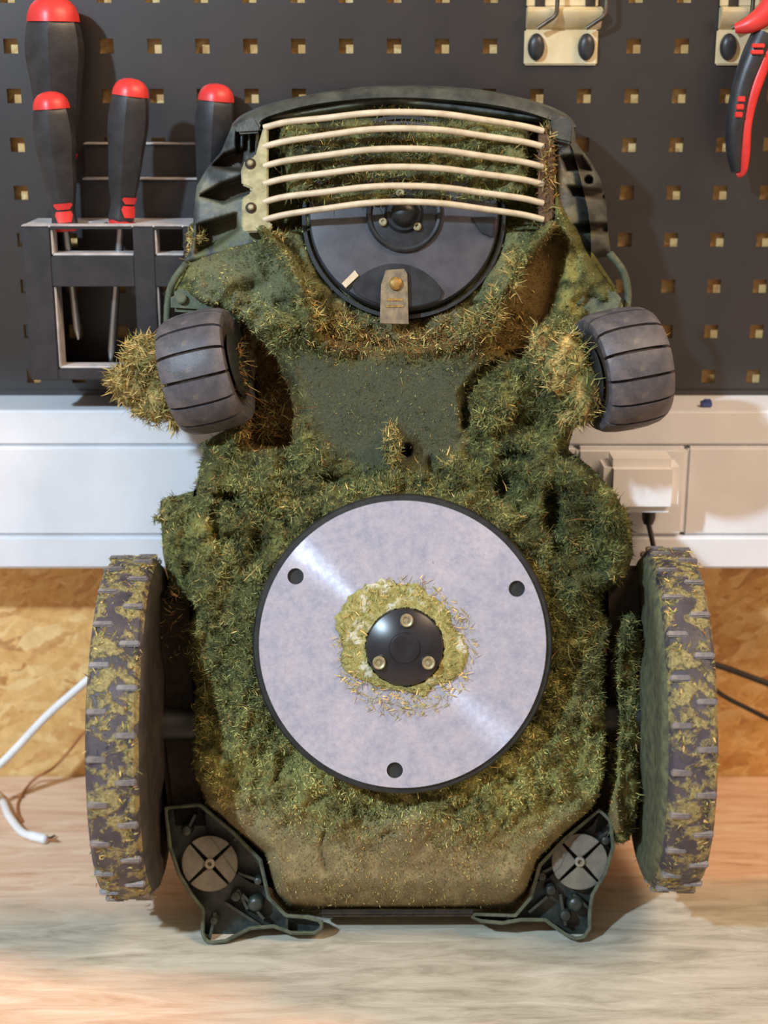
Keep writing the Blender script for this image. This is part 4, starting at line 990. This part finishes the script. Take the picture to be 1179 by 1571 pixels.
def pliers():
    y = -.03
    Q = lambda u, v, w=0: at_y(u, v, y+w)
    base = Q(1160, 270)
    o = empty('pliers', base); tag(o, 'red and black handled pliers hanging at the right edge of the panel', 'pliers')
    def sweep(name, path, rad, m, flat=1.0):
        b = MB(); sp = spline([(*p, r) for p, r in zip(path, rad)], 5)
        b.tube([Q(p[0], p[1], p[2])-base for p in sp], [p[3] for p in sp], 14, flat); return b.build(name, m, o, smooth=60)
    sweep('handle_grip', [(1172, 52, 0), (1157, 85, -.002), (1140, 130, -.003), (1130, 180, -.003), (1127, 225, -.002), (1131, 262, 0)], [.0085, .0085, .0075, .0070, .0062, .0045], M_grip, 1.1)
    sweep('handle_inlay', [(1184, 62, -.001), (1172, 95, -.003), (1155, 145, -.004), (1146, 190, -.004), (1143, 235, -.003), (1139, 262, -.001), (1131, 268, 0)], [.0058, .0055, .0048, .0040, .0040, .0036, .0025], M_red, 1.1)
    sweep('handle_guard', [(1128, 44, -.003), (1150, 38, -.005), (1172, 24, -.004), (1186, 4, -.002)], [.0035, .0066, .0085, .0085], M_red, 1.0)
    for (u, v) in ((1138, 152), (1136, 164), (1134, 176)):
        b = MB(); b.box(Q(u, v, -.0112)-base, (.0062, .0018, .0042)); b.build('grip_rib', M_red, o, bevel=.0006)
    for (u, v) in ((1164, 70), (1162, 80)):
        b = MB(); b.box(Q(u, v, -.0118)-base, (.010, .002, .0032)); b.build('grip_rib', M_red, o, bevel=.0006)
    sweep('handle_grip', [(1250, 52, 0), (1268, 90, 0), (1282, 150, 0), (1286, 220, 0), (1280, 262, 0)], [.0085, .0085, .0075, .0065, .0045], M_grip, 1.1)
    sweep('handle_inlay', [(1240, 62, 0), (1256, 110, -.002), (1268, 170, -.003), (1270, 240, -.002)], [.005, .005, .0045, .003], M_red, 1.1)
    sweep('handle_guard', [(1290, 44, 0), (1262, 32, 0), (1240, 10, 0)], [.004, .0075, .0085], M_red)
    b = MB(); b.prism([(1190, 0), (1240, 0), (1236, -60), (1222, -130), (1206, -130), (1194, -60)], -.005, .005, lambda u, v, w: tuple(Q(u, v, w)-base)); b.build('jaws', M_steel, o, bevel=.001)
pliers()

# ------------------------------------------------------------------ adapter, cables, small things
def adapter():
    yf = TR_Y-.046; A = at_y(930, 708, yf); Bq = at_y(1043, 791, yf); w = Bq.x-A.x; h = A.z-Bq.z
    o = empty('power_adapter', ((A.x+Bq.x)/2, TR_Y-.006, Bq.z)); tag(o, 'white plug-in power adapter on the trunking right of the mower', 'power adapter')
    b = MB(); n = 2
    b.box((0, -.0195, h/2), (w, .038, h)); b.build('body', M_white2, o, bevel=.007, seg=4, smooth=85)
    b = MB(); b.lathe([(.0055, 0), (.0055, -.009), (.004, -.014)], 14, 'z', Matrix.Translation((w*.16, -.02, .001))); b.build('strain_relief', M_bwire, o, smooth=50)
    return o.matrix_basis @ Vector((w*.16, -.02, -.013))
bp = adapter()
def cable(name, pts, r, m, label, n=6, cat='cable'):
    b = MB(); base = Vector(pts[0])
    b.tube([Vector(p)-base for p in spline(pts, n)], r, 10); o = b.build(name, m, None, loc=base, smooth=70); tag(o, label, cat); return o
cable('adapter_cable', [tuple(bp+Vector((0, 0, .0005))), tuple(at_y(1003, 838, -.078)), tuple(at_y(1010, 878, -.076)), tuple(at_y(1026, 930, -.055)), tuple(at_y(1050, 1010, -.035)), tuple(at_y(1100, 1060, -.03)), tuple(at_y(1150, 1088, -.028)), tuple(at_y(1210, 1118, -.025))], .0022, M_bwire, 'thin black cable from the white power adapter, lower of the two at right')
cable('power_cable', [tuple(at_z(985, 1230, .003)), tuple(at_y(990, 1150, -.04)), tuple(at_y(1010, 1050, -.034)), tuple(at_y(1060, 1014, -.028)), tuple(at_y(1105, 1022, -.025)), tuple(at_y(1150, 1038, -.022)), tuple(at_y(1230, 1068, -.02))], .0029, M_bwire, 'black cable in front of the strand board, upper of the two at right')
w_end = at_z(76, 1290, .0036)
cb = [tuple(at_y(200, 985, -.05)), tuple(at_y(130, 1047, -.05)), tuple(at_y(70, 1100, -.055)), tuple(at_y(5, 1168, -.06)), tuple(at_y(-55, 1215, -.08)), tuple(at_z(-60, 1225, .02)), tuple(at_z(-25, 1208, .006)), tuple(at_z(2, 1228, .0036)), tuple(at_z(14, 1252, .0034)), tuple(at_z(32, 1275, .0034)), tuple(at_z(48, 1283, .0036))]
wc = empty('white_cable', at_z(48, 1283, 0)); tag(wc, 'white power cable with bare end curling onto the bench left of the mower', 'cable')
b = MB(); b.tube([Vector(p)-wc.location for p in spline(cb, 6)], .0035, 10); b.build('sheath', M_wire, wc, smooth=70)
b = MB(); e0 = at_z(40, 1280, .0042)-wc.location; e1 = at_z(72, 1288, .0042)-wc.location
b.tube([e0, e0.lerp(e1, .3), e0.lerp(e1, .9), e1], [.0030, .0042, .0042, .0030], 12); b.build('end_sleeve', M_wire, wc, smooth=70)
for (u, v) in ((84, 1282), (90, 1290)):
    b = MB(); b.tube([e1.lerp(e0, .1), at_z((u+74)/2, (v+1287)/2, .004)-wc.location, at_z(u, v, .0022)-wc.location], .0009, 6); b.build('core_wire', M_brown if v > 1285 else M_bwire, wc, smooth=70)
cable('brown_wire', [tuple(at_y(190, 1085, -.03)), tuple(at_y(135, 1118, -.03)), tuple(at_y(108, 1150, -.022)), tuple(at_y(82, 1178, -.02)), tuple(at_z(52, 1196, .006)), tuple(at_z(30, 1226, .0012)), tuple(at_z(27, 1246, .0012)), tuple(at_z(34, 1261, .0012))], .0012, M_brown, 'thin brown wire curving beside the white cable')
p = at_y(1078, 616, -.03)
b = MB(); b.box((0, 0, .002), (.0085, .008, .004)); b.box((.001, 0, .0045), (.006, .006, .002))
tag(b.build('blue_clip', M_blue, None, loc=(p.x, -.045, TZT), bevel=.0006), 'tiny blue clip lying on the white trunking ledge', 'clip')
